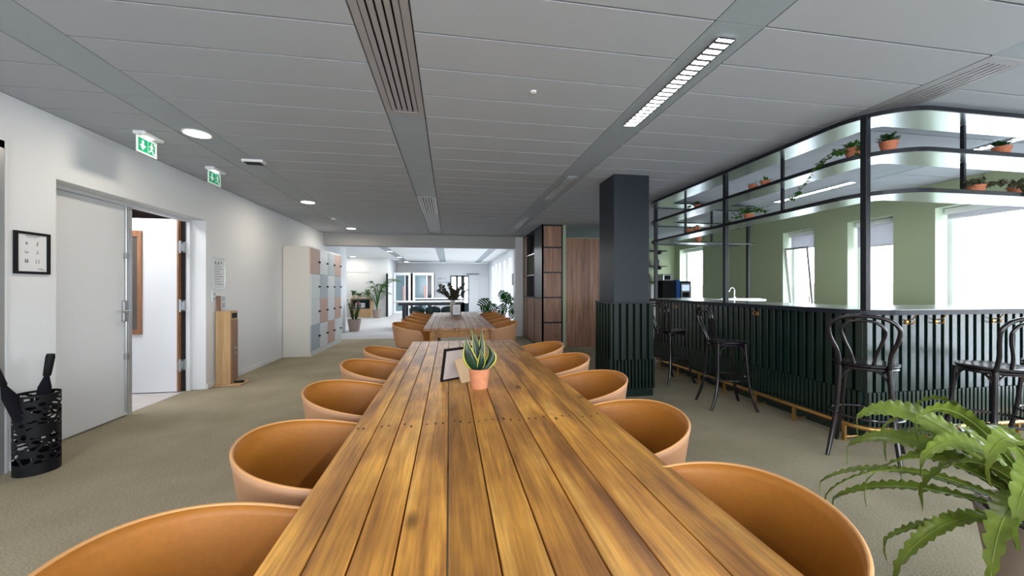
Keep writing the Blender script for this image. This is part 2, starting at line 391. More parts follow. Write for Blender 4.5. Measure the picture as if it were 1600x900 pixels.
# beam and piers at the far end
struct('trim_1',B(-3.2,1.82,10.5,10.8,2.46,H+.03),'beam_paint')
struct('trim_2',B(1.82,2.03,10.5,10.8,0,H+.03),'white_wall')
struct('wall_divider',B(2.03,3.25,10.5,10.8,0,H+.03),'green_wall')
# far room
struct('wall_far_left_end',B(-5.1,-3.4,12.6,12.72,0,H),'white_wall')
struct('wall_far_left',B(-5.1,-5.0,12.7,18.9,0,H),'white_wall')
fs=struct('wall_far_side',MB().box(-5.1,-2.92,18.9,19.0,0,H).box(-2.92,-2.86,18.9,22,0,H),'white_wall')
wf=struct('wall_far',MB().box(-3,.06,21.9,22.0,0,H).box(.06,1.1,21.9,22,2.05,H).box(1.1,2.7,21.9,22,0,H),'white_wall')
rw=MB(); y=10.8; slits=[(13.6,14.1),(15.0,15.5),(16.4,16.9),(17.8,18.3),(19.2,19.7)]
for a,b in slits: rw.box(2.2,2.45,y,a,0,H+.03).box(2.2,2.45,a,b,2.45,H+.03).box(2.2,2.45,a,b,0,.1); y=b
rw.box(2.2,2.45,y,22,0,H+.03)
struct('wall_far_right',rw,'white_wall')
for i,(a,b) in enumerate(slits):
    w=thing('window_%d'%(i+5),None,None,(2.38,(a+b)/2,.1),kind='structure')
    mk('window_frame',MB().box(2.34,2.38,a,a+.04,.1,2.45).box(2.34,2.38,b-.04,b,.1,2.45).box(2.34,2.38,a+.04,b-.04,.1,.14).box(2.34,2.38,a+.04,b-.04,2.41,2.45),'frame_white',w)
    mk('pane',B(2.355,2.36,a+.04,b-.04,.14,2.41),'window_glass',w)
farc=thing('ceiling_far',None,None,(0,16,H),kind='structure')
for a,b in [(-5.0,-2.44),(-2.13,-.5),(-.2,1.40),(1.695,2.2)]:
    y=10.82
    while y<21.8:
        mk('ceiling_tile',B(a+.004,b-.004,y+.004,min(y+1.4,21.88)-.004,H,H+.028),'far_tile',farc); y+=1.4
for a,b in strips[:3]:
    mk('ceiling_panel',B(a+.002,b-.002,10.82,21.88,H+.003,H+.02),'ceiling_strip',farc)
# back of the room (behind the camera) : wall with a band of windows
bw=MB().box(-3.4,7,-3.15,-3,0,.7).box(-3.4,7,-3.15,-3,2.5,H+.05)
for x in (-3.4,-2.3,1.45,5.2): bw.box(x,x+.2,-3.15,-3,.7,2.5)
bw.box(6.3,7,-3.15,-3,.7,2.5)
struct('wall_back',bw,'white_wall')
# outside: pale field rising slightly to the horizon
struct('bounce_ground_outside',B(6.9,31,-60,90,-.4,-.3),'pale_carpet')  # pale ground added out of view to bounce light onto the bar
struct('field_outside',MB().add([(31,-300,-.3),(31,400,-.3),(320,400,4.9),(320,-300,4.9)],[(0,3,2,1)]),'field')

# double door in the left wall
d1=thing('door_1',None,None,(-3.38,4.7,0),kind='structure')
mk('door_frame',MB().box(-3.42,-3.36,3.66,3.75,0,2.25).box(-3.42,-3.36,5.63,5.69,0,2.25).box(-3.42,-3.36,3.75,5.63,2.215,2.25),'door_white',d1,bevel=.003)
mk('recess_side',MB().box(-3.38,-3.2,3.7152,3.719,0,2.248).box(-3.38,-3.2,5.684,5.6898,0,2.248),'door_white',d1)
lf=mk('door_leaf',B(-3.405,-3.365,3.755,4.665,.012,2.21),'door_white',d1,bevel=.003,label='closed grey-white door leaf')
mk('door_stop',B(-3.365,-3.345,4.645,4.69,.012,2.21),'steel_box',d1,bevel=.004)
mk('lock_plate',B(-3.364,-3.335,4.575,4.625,1.0,1.22),'steel',lf,bevel=.008)
mk('door_handle',MB().tube([(-3.34,4.60,1.11),(-3.29,4.60,1.11),(-3.285,4.59,1.11),(-3.285,4.47,1.11)],.010,8),'steel',lf,smooth=True)
mk('bolt_rod',MB().tube([(-3.345,4.612,.05),(-3.345,4.612,1.0)],.008,6).tube([(-3.345,4.612,1.22),(-3.345,4.612,2.19)],.008,6).box(-3.36,-3.33,4.60,4.63,.6,.66).box(-3.36,-3.33,4.60,4.63,1.66,1.72),'steel',lf)
l2=mk('door_leaf',MB().box(-4.36,-3.47,5.57,5.612,.012,2.24),'door_white',d1,bevel=.003,label='open white door leaf swung into the next room')
mk('leaf_edge',B(-3.47,-3.45,5.567,5.615,.012,2.24),'door_oak',l2)
mk('vision_frame',MB().box(-4.13,-3.86,5.545,5.63,2.0,2.08).box(-4.13,-3.86,5.545,5.63,.76,.82).box(-3.905,-3.86,5.545,5.63,.82,2.0).box(-4.13,-4.08,5.545,5.63,.82,2.0),'door_oak',l2,bevel=.004,label='brown wooden vision panel frame')
mk('vision_pane',B(-4.08,-3.905,5.556,5.562,.82,2.0),'pane_grey',l2)
for z in (.35,1.12,1.88):
    mk('hinge',MB().box(-3.452,-3.42,5.55,5.60,z-.05,z+.05).lathe([(.014,-.08),(.014,.08)],(-3.43,5.56,z),10).box(-3.43,-3.40,5.60,5.64,z-.07,z+.07),'steel',d1)
struct('door_gap_shade',B(-3.45,-3.405,5.615,5.67,0,2.24),'black_gap')  # black strip standing in for the shade inside the hinge gap
# the room behind
struct('wall_side_room',MB().box(-6.5,-6.4,3.0,8.2,0,H).box(-6.4,-3.4,2.9,3.0,0,H).box(-6.4,-3.4,8.1,8.2,0,H),'white_wall')
struct('floor_side_room',B(-6.5,-3.4,2.9,8.2,-.05,.001),'pale_floor')
struct('floor_threshold',B(-3.6,-3.4,3.75,5.63,-.03,.004),'pale_floor')
struct('ceiling_side_room',B(-6.5,-3.45,2.9,8.2,H,H+.05),'far_tile')
struct('trim_side_room',MB().box(-4.7,-4.6,3.1,8,2.05,H),'brown_dark')

# ---------------- lights in the ceiling ----------------
def downlight(label,x,y,lit=True):
    t=thing('downlight',label,'ceiling light',(x,y,H),group='round downlights along the left ceiling strip')
    mk('trim_ring',MB().lathe([(.10,-.005),(.115,-.005),(.115,.004),(.10,.004),(.10,-.005)],(x,y,H),28,cap=False),'frame_white',t,smooth=True)
    mk('diffuser',MB().lathe([(.10,-.004),(.10,0)],(x,y,H),28),'lamp_warm',t)
dl=[(-2.29,3.94,'big bright round downlight nearest the camera, above the double door'),(-2.31,6.79,'second bright round downlight in the left ceiling strip'),(-2.31,9.62,'third small round downlight just before the white beam'),
 (-2.28,15.4,'first round downlight seen beyond the white beam'),(-2.28,18.3,'second round downlight beyond the beam, above the meeting booths'),(-2.28,21.1,'farthest round downlight beyond the beam, close to the far wall'),(-4.3,18.2,'lone round downlight in the far room above the wooden sideboard'),(-2.29,1.1,'round downlight out of frame above the left chairs')]
for x,y,l in dl:
    downlight(l,x,y)
def linear(label,x,y0,y1,lit):
    t=thing('linear_light',label,'ceiling light',(x,(y0+y1)/2,H),group='narrow louvred ceiling lights')
    a,b=x-.05,x+.05
    mk('housing',MB().box(a-.012,a,y0,y1,H-.01,H+.02).box(b,b+.012,y0,y1,H-.01,H+.02).box(a,b,y0-.012,y0,H-.01,H+.02).box(a,b,y1,y1+.012,H-.01,H+.02),'chrome',t)
    mk('diffuser',B(a,b,y0,y1,H+.001,H+.004),'lamp_white' if lit else 'lamp_off',t)
    lv=MB(); k=y0+.03
    while k<y1-.01: lv.box(a,b,k-.010,k+.010,H-.014,H-.002); k+=.056
    mk('louvre',lv,'steel',t)
    if lit: area('lamp',(x,(y0+y1)/2,H-.0005),(.09,y1-y0),6,(1,.97,.93),parent=t)
linear('long lit louvred ceiling light above the right edge of the near table',1.55,1.94,3.12,True)
linear('second louvred ceiling light, beside the top of the dark column',1.55,4.71,5.93,False)
linear('third and smallest louvred ceiling light, near the white beam',1.55,7.48,8.79,False)
linear('lit louvred light in the ceiling strip over the inside of the bar',5.32,4.3,5.5,True)
linear('lit louvred light over the bar, nearer the big window',5.32,1.95,3.15,True)
for x,y in ((-2.29,3.94),(-2.31,6.79),(-2.31,9.62),(-2.28,15.4),(-2.28,18.3),(-4.3,18.2),(-2.29,1.1)):
    l=bpy.data.lights.new('lamp','AREA'); l.shape='DISK'; l.size=.19; l.energy=5; l.color=(1,.88,.72)
    o=bpy.data.objects.new('lamp',l); COL.objects.link(o); o.location=(x,y,H-.008)
# area lamps without fixtures beyond the doorway, past the beam and behind the camera
area('lamp',(-4.2,4.7,H-.03),(.6,1.2),18,(1,.98,.96))
area('lamp',(-.4,14,H-.02),(2.5,1.2),50,(.93,.97,1)); area('lamp',(-.4,18.5,H-.02),(2.5,1.2),50,(.93,.97,1))
for y in (-1.2,):
    area('lamp',(1.55,y,H-.02),(.1,1.2),20,(1,.95,.88))
# sensors
def disc(name,label,cat,x,y,r,h):
    t=mk(name,MB().lathe([(r*.6,-h),(r*.95,-h*.8),(r,-.001),(r,.0)],(x,y,H),20),'frame_white',smooth=True); t['label']=label; t['category']=cat
t=thing('motion_sensor','slim white sensor bar hanging under the left ceiling strip','sensor',(-2.14,4.65,H))
mk('body',B(-2.25,-2.03,4.60,4.70,H-.035,H-.0),'frame_white',t,bevel=.01); mk('lens',B(-2.22,-2.06,4.60,4.69,H-.045,H-.036),'black_plastic',t)
disc('smoke_detector','small white round detector on the left ceiling strip beyond the second downlight','detector',-2.33,8.27,.05,.03)
disc('smoke_detector','tiny white sprinkler disc on the ceiling above the near table','detector',.6,2.70,.022,.012)

# exit signs
def exit_sign(label,x,y0,y1,zt,zb):
    t=thing('exit_sign',label,'sign',(x,(y0+y1)/2,H),group='green emergency exit signs by the left wall')
    mk('mount',MB().box(x-.05,x+.05,y0+.02,y1+.03,H-.035,H),'frame_white',t,bevel=.01)
    mk('lamp_window',B(x-.02,x+.03,y0+.08,y0+.16,H-.042,H-.036),'lamp_white',t)
    mk('sign_plate',B(x-.004,x+.004,y0,y1,zb,zt),'exit_white',t)
    w=y1-y0; h=zt-zb
    mk('green_panel',MB().box(x+.0045,x+.006,y0+.012,y0+w*.52,zb+.014,zt-.014).box(x+.0045,x+.006,y0+w*.55,y1-.012,zb+.014,zt-.014),'exit_green',t)
    c=y0+w*.27; zc=(zb+zt)/2
    mk('arrow',MB().box(x+.0062,x+.008,c-w*.05,c+w*.05,zc-.01,zt-.03).add([(x+.0062,c-w*.16,zc),(x+.0062,c,zb+.028),(x+.0062,c+w*.16,zc),(x+.008,c-w*.16,zc),(x+.008,c,zb+.028),(x+.008,c+w*.16,zc)],[(0,1,2),(3,5,4),(0,3,4,1),(1,4,5,2),(2,5,3,0)]),'exit_white',t)
    P=(x+.0062,y0+w*.56,zb+.014); U=(0,1,0); V=(0,0,1); a=w*.42; hh=h-.028
    q=MB()
    q.plate([(a*.62,hh*.05),(a*.95,hh*.05),(a*.95,hh*.95),(a*.62,hh*.95),(a*.62,hh*.85),(a*.8,hh*.8),(a*.8,hh*.2),(a*.62,hh*.15)],P,U,V,.002)
    q.plate([(a*.30,hh*.78),(a*.42,hh*.78),(a*.42,hh*.92),(a*.30,hh*.92)],P,U,V,.002)
    q.plate([(a*.22,hh*.72),(a*.45,hh*.74),(a*.62,hh*.55),(a*.56,hh*.5),(a*.42,hh*.6),(a*.40,hh*.42),(a*.58,hh*.28),(a*.52,hh*.08),(a*.44,hh*.1),(a*.46,hh*.25),(a*.28,hh*.36),(a*.22,hh*.18),(a*.04,hh*.16),(a*.04,hh*.24),(a*.16,hh*.26),(a*.26,hh*.5),(a*.25,hh*.62),(a*.12,hh*.55),(a*.08,hh*.6)],P,U,V,.002)
    mk('running_figure',q,'exit_white',t)
exit_sign('nearer green exit sign with arrow and running figure, by the big downlight',-2.75,3.90,4.135,2.72,2.575)
exit_sign('farther and smaller green exit sign under the ceiling at the left wall',-2.75,4.925,5.165,2.725,2.575)

# ---------------- tables ----------------
def plank_table(name,label,x0,x1,y0,y1,cuts,matp):
    cx=(x0+x1)/2; cy=(y0+y1)/2
    t=thing(name,label,'table',(cx,cy,0))
    for i in range(len(cuts)-1):
        a,b=cuts[i]+.0022,cuts[i+1]-.0022
        ye=y1-random.uniform(0,.012); dz=random.uniform(-.0015,.0012)
        mk('plank',B(a,b,y0+random.uniform(0,.01),ye,.715+dz,.75+dz),matp,t,bevel=.0025)
    ix=.09; iy=.10; lw=.085
    for sx in (x0+ix,x1-ix-lw):
        for sy in (y0+iy,y1-iy-lw):
            mk('leg',B(sx,sx+lw,sy,sy+lw,0,.715),'frame_wood',t,bevel=.004)
    for ya in (y0+iy+.02,y1-iy-lw+.03): mk('apron',B(x0+ix+lw,x1-ix-lw,ya,ya+.03,.60,.715),'frame_wood',t,bevel=.003)
    for xa in (x0+ix+.03,x1-ix-.05): mk('apron',B(xa,xa+.025,y0+iy+lw,y1-iy-lw,.695,.713),'frame_wood',t,bevel=.003)
    for k in (.25,.5,.75): 
        yy=y0+(y1-y0)*k; mk('cross_batten',B(x0+ix+.06,x1-ix-.06,yy,yy+.06,.695,.713),'frame_wood',t)
    return t
cuts=[-.407,-.308,-.215,-.119,-.004,.110,.220,.336,.455,.585,.735]
t1=plank_table('plank_table','long golden-brown weathered plank table filling the foreground',-.407,.735,.35,4.40,cuts,'table_wood')
nh=MB()
for row,ys_ in ((1.72,0),(2.93,0),(4.2,0)):
    for i in range(len(cuts)-1):
        a,b=cuts[i],cuts[i+1]
        for k in range(3 if row==1.72 and i>2 else 2):
            xx=a+(b-a)*(.22+.28*k)+random.uniform(-.004,.004); yy=row+random.uniform(-.02,.02)
            ln_=random.uniform(1.2,3.2); rr=random.uniform(.004,.0062)
            nh.prism([(xx+rr*cos(q*PI/5),yy+rr*ln_*sin(q*PI/5)) for q in range(10)],.7503,.7509)
mk('nail_marks',nh,'stain',t1,kind='stuff')
t2=plank_table('plank_table','second plank table farther back, duller brown, carrying a vase and a sign',-.38,.69,5.75,9.52,[-.38+1.07*k/10 for k in range(11)],'far_table_wood')

# ---------------- tub chairs ----------------
def chair_R(ph):   # plan radius of the rim, ph=0 at the back
    c,s=cos(ph),sin(ph)
    ax=.315 if c>0 else .30; ay=.305
    n_=2.2 if c>0 else 3.3
    return 1/((abs(c)/ax)**n_+(abs(s)/ay)**n_)**(1/n_)
def chair_H(ph):
    a=abs(math.degrees(ph)); v=.684+.118*((1+cos(ph))/2)**1.4
    if a>126:
        t=min(1,(a-126)/26); t=t*t*(3-2*t); v=v+(.455-v)*t
    return v
def chair_surface(off,top=0.0):
    mb=MB(); NA=72; prof=[(0,.0),(.35,.0),(.62,.004),(.74,.012),(.80,.035),(.84,.10),(.875,.25),(.91,.45),(.95,.7),(.985,.92),(1.0,1.0)]
    vs=[]
    for (rr,zz) in prof:
        for k in range(NA):
            ph=-PI+2*PI*k/NA; r=chair_R(ph); h=chair_H(ph)-top
            flare=min(1,(h-.42)/.3); rad=(r*rr if rr<.8 else r*(.80+(rr-.80)*(0.45+.55*flare)))-off*(0 if rr<.5 else 1)
            z=.425+off*(1 if zz<.05 else 0)+(h-.425)*zz
            if zz>0.9: z=max(z,.43)
            vs.append((-cos(ph)*rad, sin(ph)*rad, z))
    n=NA; fs=[(i*n+k,(i+1)*n+k,(i+1)*n+(k+1)%n,i*n+(k+1)%n) for i in range(1,len(prof)-1) for k in range(n)]
    fs+= [(0+0, n+k, n+(k+1)%n) for k in range(n)]
    mb.add(vs,fs); rim=vs[-NA:]
    return mb,rim
ch=thing('tub_chair','x','chair')
mb_,rim=chair_surface(0); sh=mk('shell',mb_,'shell',ch,local=True,smooth=True)
md=sh.modifiers.new('solid','SOLIDIFY'); md.thickness=.004; md.offset=0
mb_,_=chair_surface(.008,.001); ln=mk('lining',mb_,'lining',ch,local=True,smooth=True)
md=ln.modifiers.new('solid','SOLIDIFY'); md.thickness=.004; md.offset=0
mk('edge_trim',MB().tube([(x*.988,y*.988,z) for x,y,z in rim],.0048,8,closed=True),'edge_tan',ch,local=True,smooth=True)
mk('underframe',MB().tube([(-.15,-.15,.41),(.15,.15,.41)],.014,8).tube([(-.15,.15,.41),(.15,-.15,.41)],.014,8).box(-.07,.07,-.07,.07,.405,.424),'leg_wood',ch,local=True)
for sx in(-1,1):
    for sy in (-1,1):
        mk('leg',MB().tube([(sx*.14,sy*.14,.415),(sx*.215,sy*.21,0.004)],[.017,.011],10),'leg_wood',ch,local=True,smooth=True)
ordn=['nearest','second','third','fourth','farthest']
first=True
def place_chair(x,y,rz,label,group):
    global first
    if first: ch.location=(x,y,0); ch.rotation_euler=(0,0,rz); ch['label']=label; ch['group']=group; first=False; return ch
    return dup(ch,(x,y,0),rz,label,group)
CY=[.88,1.56,2.28,3.0,3.69]
desc_l=['nearest tan tub chair at lower left, its rim cut by the frame','second tan tub chair on the left of the near table','third tan tub chair on the left of the near table','fourth tan tub chair on the left of the near table','farthest small tan tub chair on the left of the near table']
desc_r=['large tan tub chair at lower right, right side of near table','second tan tub chair on the right, its pale outer shell facing the bar','third tan tub chair on the right of the near table','fourth tan tub chair on the right of the near table, by the green column','farthest tan tub chair on the right of the near table']
jit=[.03,-.02,.015,0,-.02]
for i,y in enumerate(CY):
    place_chair([-.475,-.44,-.47,-.47,-.46][i],y,0+R(3*math.sin(i*2.1)),desc_l[i],'tan tub chairs at the near table')
for i,y in enumerate([.89,1.60,2.31,3.0,3.70]):
    place_chair([.645,.705,.78,.80,.80][i],y,PI+R(3*math.sin(i*1.7+1)),desc_r[i],'tan tub chairs at the near table')
for i,y in enumerate([6.25,6.95,7.65,8.35,9.05]):
    place_chair(-.52+(.0 if i else -.05),y,R([-14,2,-2,1,0][i]),['nearest tub chair on the left of the far table, turned, outer shell showing','second tub chair on the left of the far table','third tub chair on the left of the far table','fourth tub chair on the left of the far table','last tub chair on the left of the far table'][i],'tub chairs at the far table')
    place_chair(.80,y,PI+R([6,-2,2,0,1][i]),['nearest tub chair on the right of the far table, orange-brown back','second tub chair on the right of the far table','third tub chair on the right of the far table','fourth tub chair on the right of the far table','last tub chair on the right of the far table, below the split-leaf plant'][i],'tub chairs at the far table')

# ---------------- plants: helpers ----------------
def leaf(mb,p,d,up,L,W,curl=.15,n=4,mi=0,point=1.6):
    p,d,up=Vector(p),Vector(d).normalized(),Vector(up); s=d.cross(up)
    if s.length<1e-4: s=Vector((1,0,0))
    s.normalize(); u=s.cross(d)
    vs=[];fs=[]
    for i in range(n+1):
        t=i/n; w=W*math.sin(PI*min(1,t**(1/point)*.98+.02))*.5+.0002
        c=p+d*(L*t)-u*(curl*L*t*t); vs+=[c-s*w+u*w*.25,c,c+s*w+u*w*.25]
    for i in range(n):
        a=i*3; fs+=[(a,a+1,a+4,a+3),(a+1,a+2,a+5,a+4)]
    mb.add(vs,fs,mi)
def pot(mb,c,r,h,mi=0,n=20,taper=.72,rim=True):
    x,y,z=c; pr=[(r*taper,0),(r*.97,h*.80)]
    if rim: pr+=[(r*1.05,h*.80),(r*1.05,h),(r*.93,h),(r*.9,h*.88)]
    else: pr+=[(r,h),(r*.93,h),(r*.9,h*.88)]
    mb.lathe(pr,(x,y,z),n,mi)
# snake plant on the near table
sx,sy=.178,2.30
t=thing('potted_snake_plant','small snake plant with yellow-edged leaves in a terracotta pot on the near table','plant',(sx,sy,.7505))
p_=MB(); pot(p_,(sx,sy,.7505),.062,.118,taper=.78,rim=False,n=32); mk('pot',p_,'terracotta_pale',t,smooth=True)
mk('soil',MB().lathe([(.055,0),(.055,.004)],(sx,sy,.855),20),'soil',t)
def snake(p0,tip,W,twist=0.,bend=(0,0,0)):
    p0,tip,bd=Vector(p0),Vector(tip),Vector(bend); n=14; c=MB(); e=MB()
    ax=(tip-p0).normalized(); s0=Vector((cos(twist),sin(twist),0)); s0=(s0-ax*s0.dot(ax)).normalized()
    cv=[];w_=[]
    for i in range(n+1):
        tt=i/n; cc=p0.lerp(tip,tt)+bd*math.sin(PI*tt); w=W*(.45+.55*math.sin(PI*min(1,tt*1.15+.12)))*(1 if tt<.6 else max(.02,1-((tt-.6)/.4)**1.8)); cv.append(cc); w_.append(w)
    nn=ax.cross(s0)
    V=[];F=[];VE=[];FE=[]
    for i in range(n+1):
        a=s0*w_[i]; k=.35*w_[i]
        V+=[cv[i]-a*.74+nn*k*.6,cv[i],cv[i]+a*.74+nn*k*.6]
        VE+=[cv[i]-a+nn*k,cv[i]-a*.74+nn*k*.6,cv[i]+a*.74+nn*k*.6,cv[i]+a+nn*k]
    for i in range(n):
        a=3*i; F+=[(a,a+1,a+4,a+3),(a+1,a+2,a+5,a+4)]
        b=4*i; FE+=[(b,b+1,b+5,b+4),(b+2,b+3,b+7,b+6)]
    return V,F,VE,FE
for (dx,dy,tx,ty,tz,W,tw,bx,by) in [(-.012,-.012,-.13,-.04,.30,.048,.25,-.03,-.02),(.0,0,-.075,.02,.37,.03,.5,.01,0),(.012,.004,.03,.03,.37,.026,-.2,.0,.0),(.018,-.014,.055,-.02,.25,.040,-.5,.075,0),
   (-.01,.012,-.20,.08,.27,.018,.9,.02,0),(.0,-.012,.005,-.02,.20,.03,.1,.02,-.01),(.002,.015,-.09,.06,.38,.016,1.2,.02,0),(-.004,0,-.03,.03,.33,.034,.2,.0,0),(.02,.0,.02,0,.18,.024,.8,.03,0)]:
    V,F,VE,FE=snake((sx+dx,sy+dy,.855),(sx+tx*.62,sy+ty,.8505+tz*.70),W*.85,tw,(bx*.6,by,0))
    o=mk('leaf',MB().add(V,F,0).add(VE,FE,1),['leaf_vary','leaf_edge'],t,smooth=True)
    m_=o.modifiers.new('s','SOLIDIFY'); m_.thickness=.0015
# table sign seen from the back
def table_sign(label,cx,cy,rz,back,w=.22,h=.20):
    t=thing('table_sign',label,'sign',(cx,cy,.7515)); ln=R(14)
    def tilt(o): return o
    o=mk('frame',MB().box(-w/2,-w/2+.012,-.008,.008,0,h).box(w/2-.012,w/2,-.008,.008,0,h).box(-w/2+.012,w/2-.012,-.008,.008,0,.012).box(-w/2+.012,w/2-.012,-.008,.008,h-.012,h),'black_plastic',t,local=True)
    b=mk('back_board',B(-w/2+.012,w/2-.012,-.006,.0,.012,h-.012),'frame_back',t,local=True)
    s=mk('sheet',B(-w/2+.012,w/2-.012,.001,.004,.012,h-.012),'paper',t,local=True)
    tx=MB()
    for k in range(7): tx.box(-w*.3,w*(.3-.08*(k%3)),.0042,.005,h*(.2+.09*k),h*(.2+.09*k)+.004)
    mk('print_lines',tx,'print_grey',t,local=True)
    for q in t.children: q.rotation_euler=(R(12),0,0)
    st=mk('easel_strut',MB().add([(-.035,-.035,.135),(.035,-.035,.135),(.035,-.02,.14),(-.035,-.02,.14),(-.045,-.125,0),(.045,-.125,0),(.045,-.118,0.0),(-.045,-.118,0.0)],[(0,1,2,3),(0,4,5,1),(3,2,6,7),(0,3,7,4),(1,5,6,2),(4,7,6,5)]),'strut_wood',t,local=True)
    t.rotation_euler=(0,0,rz); return t
table_sign('black-framed sign seen from behind with a wooden strut, beside the snake plant',.045,2.55,R(34),True,w=.24,h=.215)
s2=table_sign('black-framed sign with a printed sheet standing upright on the far table',.155,8.42,PI+R(-5),False,w=.19,h=.25)
# vase with branches at the end of the far table
t=thing('branch_vase','cream vase with dark olive branches at the end of the far table','vase',(.09,9.3,.7505))
mk('vase',MB().lathe([(.05,0),(.072,.03),(.075,.20),(.065,.26),(.058,.26),(.06,.2)],(.09,9.3,.7505),24),'vase_cream',t,smooth=True)
rn=random.Random(3)
for k in range(22):
    a=rn.uniform(0,2*PI); sp_=rn.uniform(.12,.42); hh=rn.uniform(.22,.5)*(1.15-sp_*.7); p0=Vector((.09,9.3,.98)); p1=p0+Vector((cos(a)*sp_,sin(a)*sp_*.6,hh))
    pts=[p0.lerp(p1,u)+Vector((0,0,.05*math.sin(PI*u))) for u in [0,.25,.5,.75,1]]
    b=MB().tube(pts,[.005,.004,.004,.003,.002],5,mi=1)
    for j in range(44):
        u=rn.uniform(.15,1); q=p0.lerp(p1,u)+Vector((0,0,.05*math.sin(PI*u))); d=(p1-p0).normalized()+Vector((rn.uniform(-1,1),rn.uniform(-1,1),rn.uniform(-.6,.8)))
        leaf(b,q,d,(0,0,1),rn.uniform(.06,.10),.04,n=2)
    mk('branch',b,['leaf_olive','stem'],t)

# ---------------- left side: poster, umbrella stand, dispenser, notice, switches, lockers ----------------
t=thing('framed_poster','black-framed notice with six grey symbols on the left wall','poster',(-3.2,3.54,1.62))
y0,y1,z0,z1=3.40,3.66,1.458,1.782
mk('frame',MB().box(-3.2,-3.185,y0,y0+.025,z0,z1).box(-3.2,-3.185,y1-.025,y1,z0,z1).box(-3.2,-3.185,y0+.025,y1-.025,z0,z0+.02).box(-3.2,-3.185,y0+.025,y1-.025,z1-.02,z1),'black_plastic',t,bevel=.002)
mk('sheet',B(-3.199,-3.193,y0+.025,y1-.025,z0+.02,z1-.02),'paper',t)
pr=MB(); X_=-3.1928
def bx(a,b,c,d): pr.box(X_,X_+.0006,y0+a,y0+b,z0+c,z0+d)
bx(.075,.185,.292,.297); bx(.09,.165,.281,.284)
# icons: star burst, seated figure, hand, person, two bins, two brackets
for r_,cz in ((0,.235),(1,.17),(2,.10)):
    for c_,cy in ((0,.088),(1,.166)):
        if (r_,c_)==(0,0):
            for k in range(4):
                a=k*PI/4; pr.plate([(-.011,-.0013),(.011,-.0013),(.011,.0013),(-.011,.0013)],(X_,y0+cy,z0+cz),(0,cos(a),sin(a)),(0,-sin(a),cos(a)),.0006)
        elif (r_,c_)==(0,1): bx(cy-.002,cy+.004,cz,cz+.018); bx(cy-.006,cy+.001,cz-.016,cz); bx(cy-.001,cy+.006,cz+.006,cz+.010)
        elif (r_,c_)==(1,0): bx(cy-.012,cy-.009,cz-.01,cz+.008); bx(cy-.009,cy+.01,cz-.01,cz-.007); bx(cy,cy+.010,cz-.006,cz+.002)
        elif (r_,c_)==(1,1): bx(cy-.003,cy+.003,cz,cz+.012); bx(cy-.013,cy+.013,cz-.010,cz-.006)
        elif (r_,c_)==(2,0): bx(cy-.012,cy-.002,cz-.014,cz+.006); bx(cy+.002,cy+.012,cz-.014,cz+.006); bx(cy-.012,cy-.003,cz+.009,cz+.015); bx(cy+.003,cy+.012,cz+.009,cz+.015)
        else: bx(cy-.013,cy-.009,cz-.014,cz+.014); bx(cy+.009,cy+.013,cz-.014,cz+.014); bx(cy-.009,cy-.004,cz-.014,cz-.010); bx(cy+.004,cy+.009,cz-.014,cz-.010)
bx(.17,.205,.04,.0445); bx(.19,.222,.032,.036)
mk('printed_marks',pr,'print_grey',t,kind='stuff')
# umbrella stand: thin perforated drum
ux,uy=-3.01,3.36; ur=.118; uh=.575
t=thing('umbrella_stand','black perforated metal umbrella stand beside the closed door leaf','stand',(ux,uy,0))
# organic cut-outs: warp a lattice of slots
def voro(a,z):
    best=9;sec=9
    for (pa,pz) in cells:
        da=(a-pa+PI)%(2*PI)-PI; d=math.hypot(da*ur*.75,(z-pz)*1.5)
        if d<best: sec=best;best=d
        elif d<sec: sec=d
    return sec-best
rn=random.Random(11); cells=[(rn.uniform(0,2*PI),rn.uniform(.08,.56)) for _ in range(170)]
NA,NZ=150,96; mbs=MB(); vs=[(ux+ur*cos(2*PI*k/NA),uy+ur*sin(2*PI*k/NA),uh*j/NZ) for j in range(NZ+1) for k in range(NA)]
fs=[]
for j in range(NZ):
    z=uh*(j+.5)/NZ
    for k in range(NA):
        a=2*PI*(k+.5)/NA
        solid=z<.085 or z>.555 or voro(a,z)<.014
        if solid: fs.append((j*NA+k,j*NA+(k+1)%NA,(j+1)*NA+(k+1)%NA,(j+1)*NA+k))
mbs.add(vs,fs); o=mk('drum',mbs,'black_plastic',t,smooth=False); m_=o.modifiers.new('s','SOLIDIFY'); m_.thickness=.002
mk('base',MB().lathe([(ur-.002,0.001),(ur-.002,.012)],(ux,uy,0),40),'black_plastic',t)
def umbrella(label,foot,top):
    foot,top=Vector(foot),Vector(top); t=thing('folded_umbrella',label,'umbrella',foot,group='black umbrellas in the perforated stand')
    L=(top-foot).length; d=(top-foot).normalized(); g_=lambda u: foot+d*(L*u)
    mk('canopy',MB().tube([g_(.08),g_(.2),g_(.5),g_(.70),g_(.80)],[.012,.028,.038,.036,.014],12),'umbrella_fabric',t,smooth=True)
    mk('shaft',MB().tube([g_(0),g_(.85)],.005,6),'steel',t)
    mk('handle',MB().tube([g_(.80),g_(.81),g_(.97),g_(1.0)],[.018,.022,.026,.022],12),'black_plastic',t,smooth=True)
umbrella('black folded umbrella standing upright in the stand, handle up right',(-3.09,3.40,.02),(-2.985,3.43,.85))
umbrella('black folded umbrella leaning left out of the stand',(-2.99,3.40,.02),(-3.08,3.145,.83))
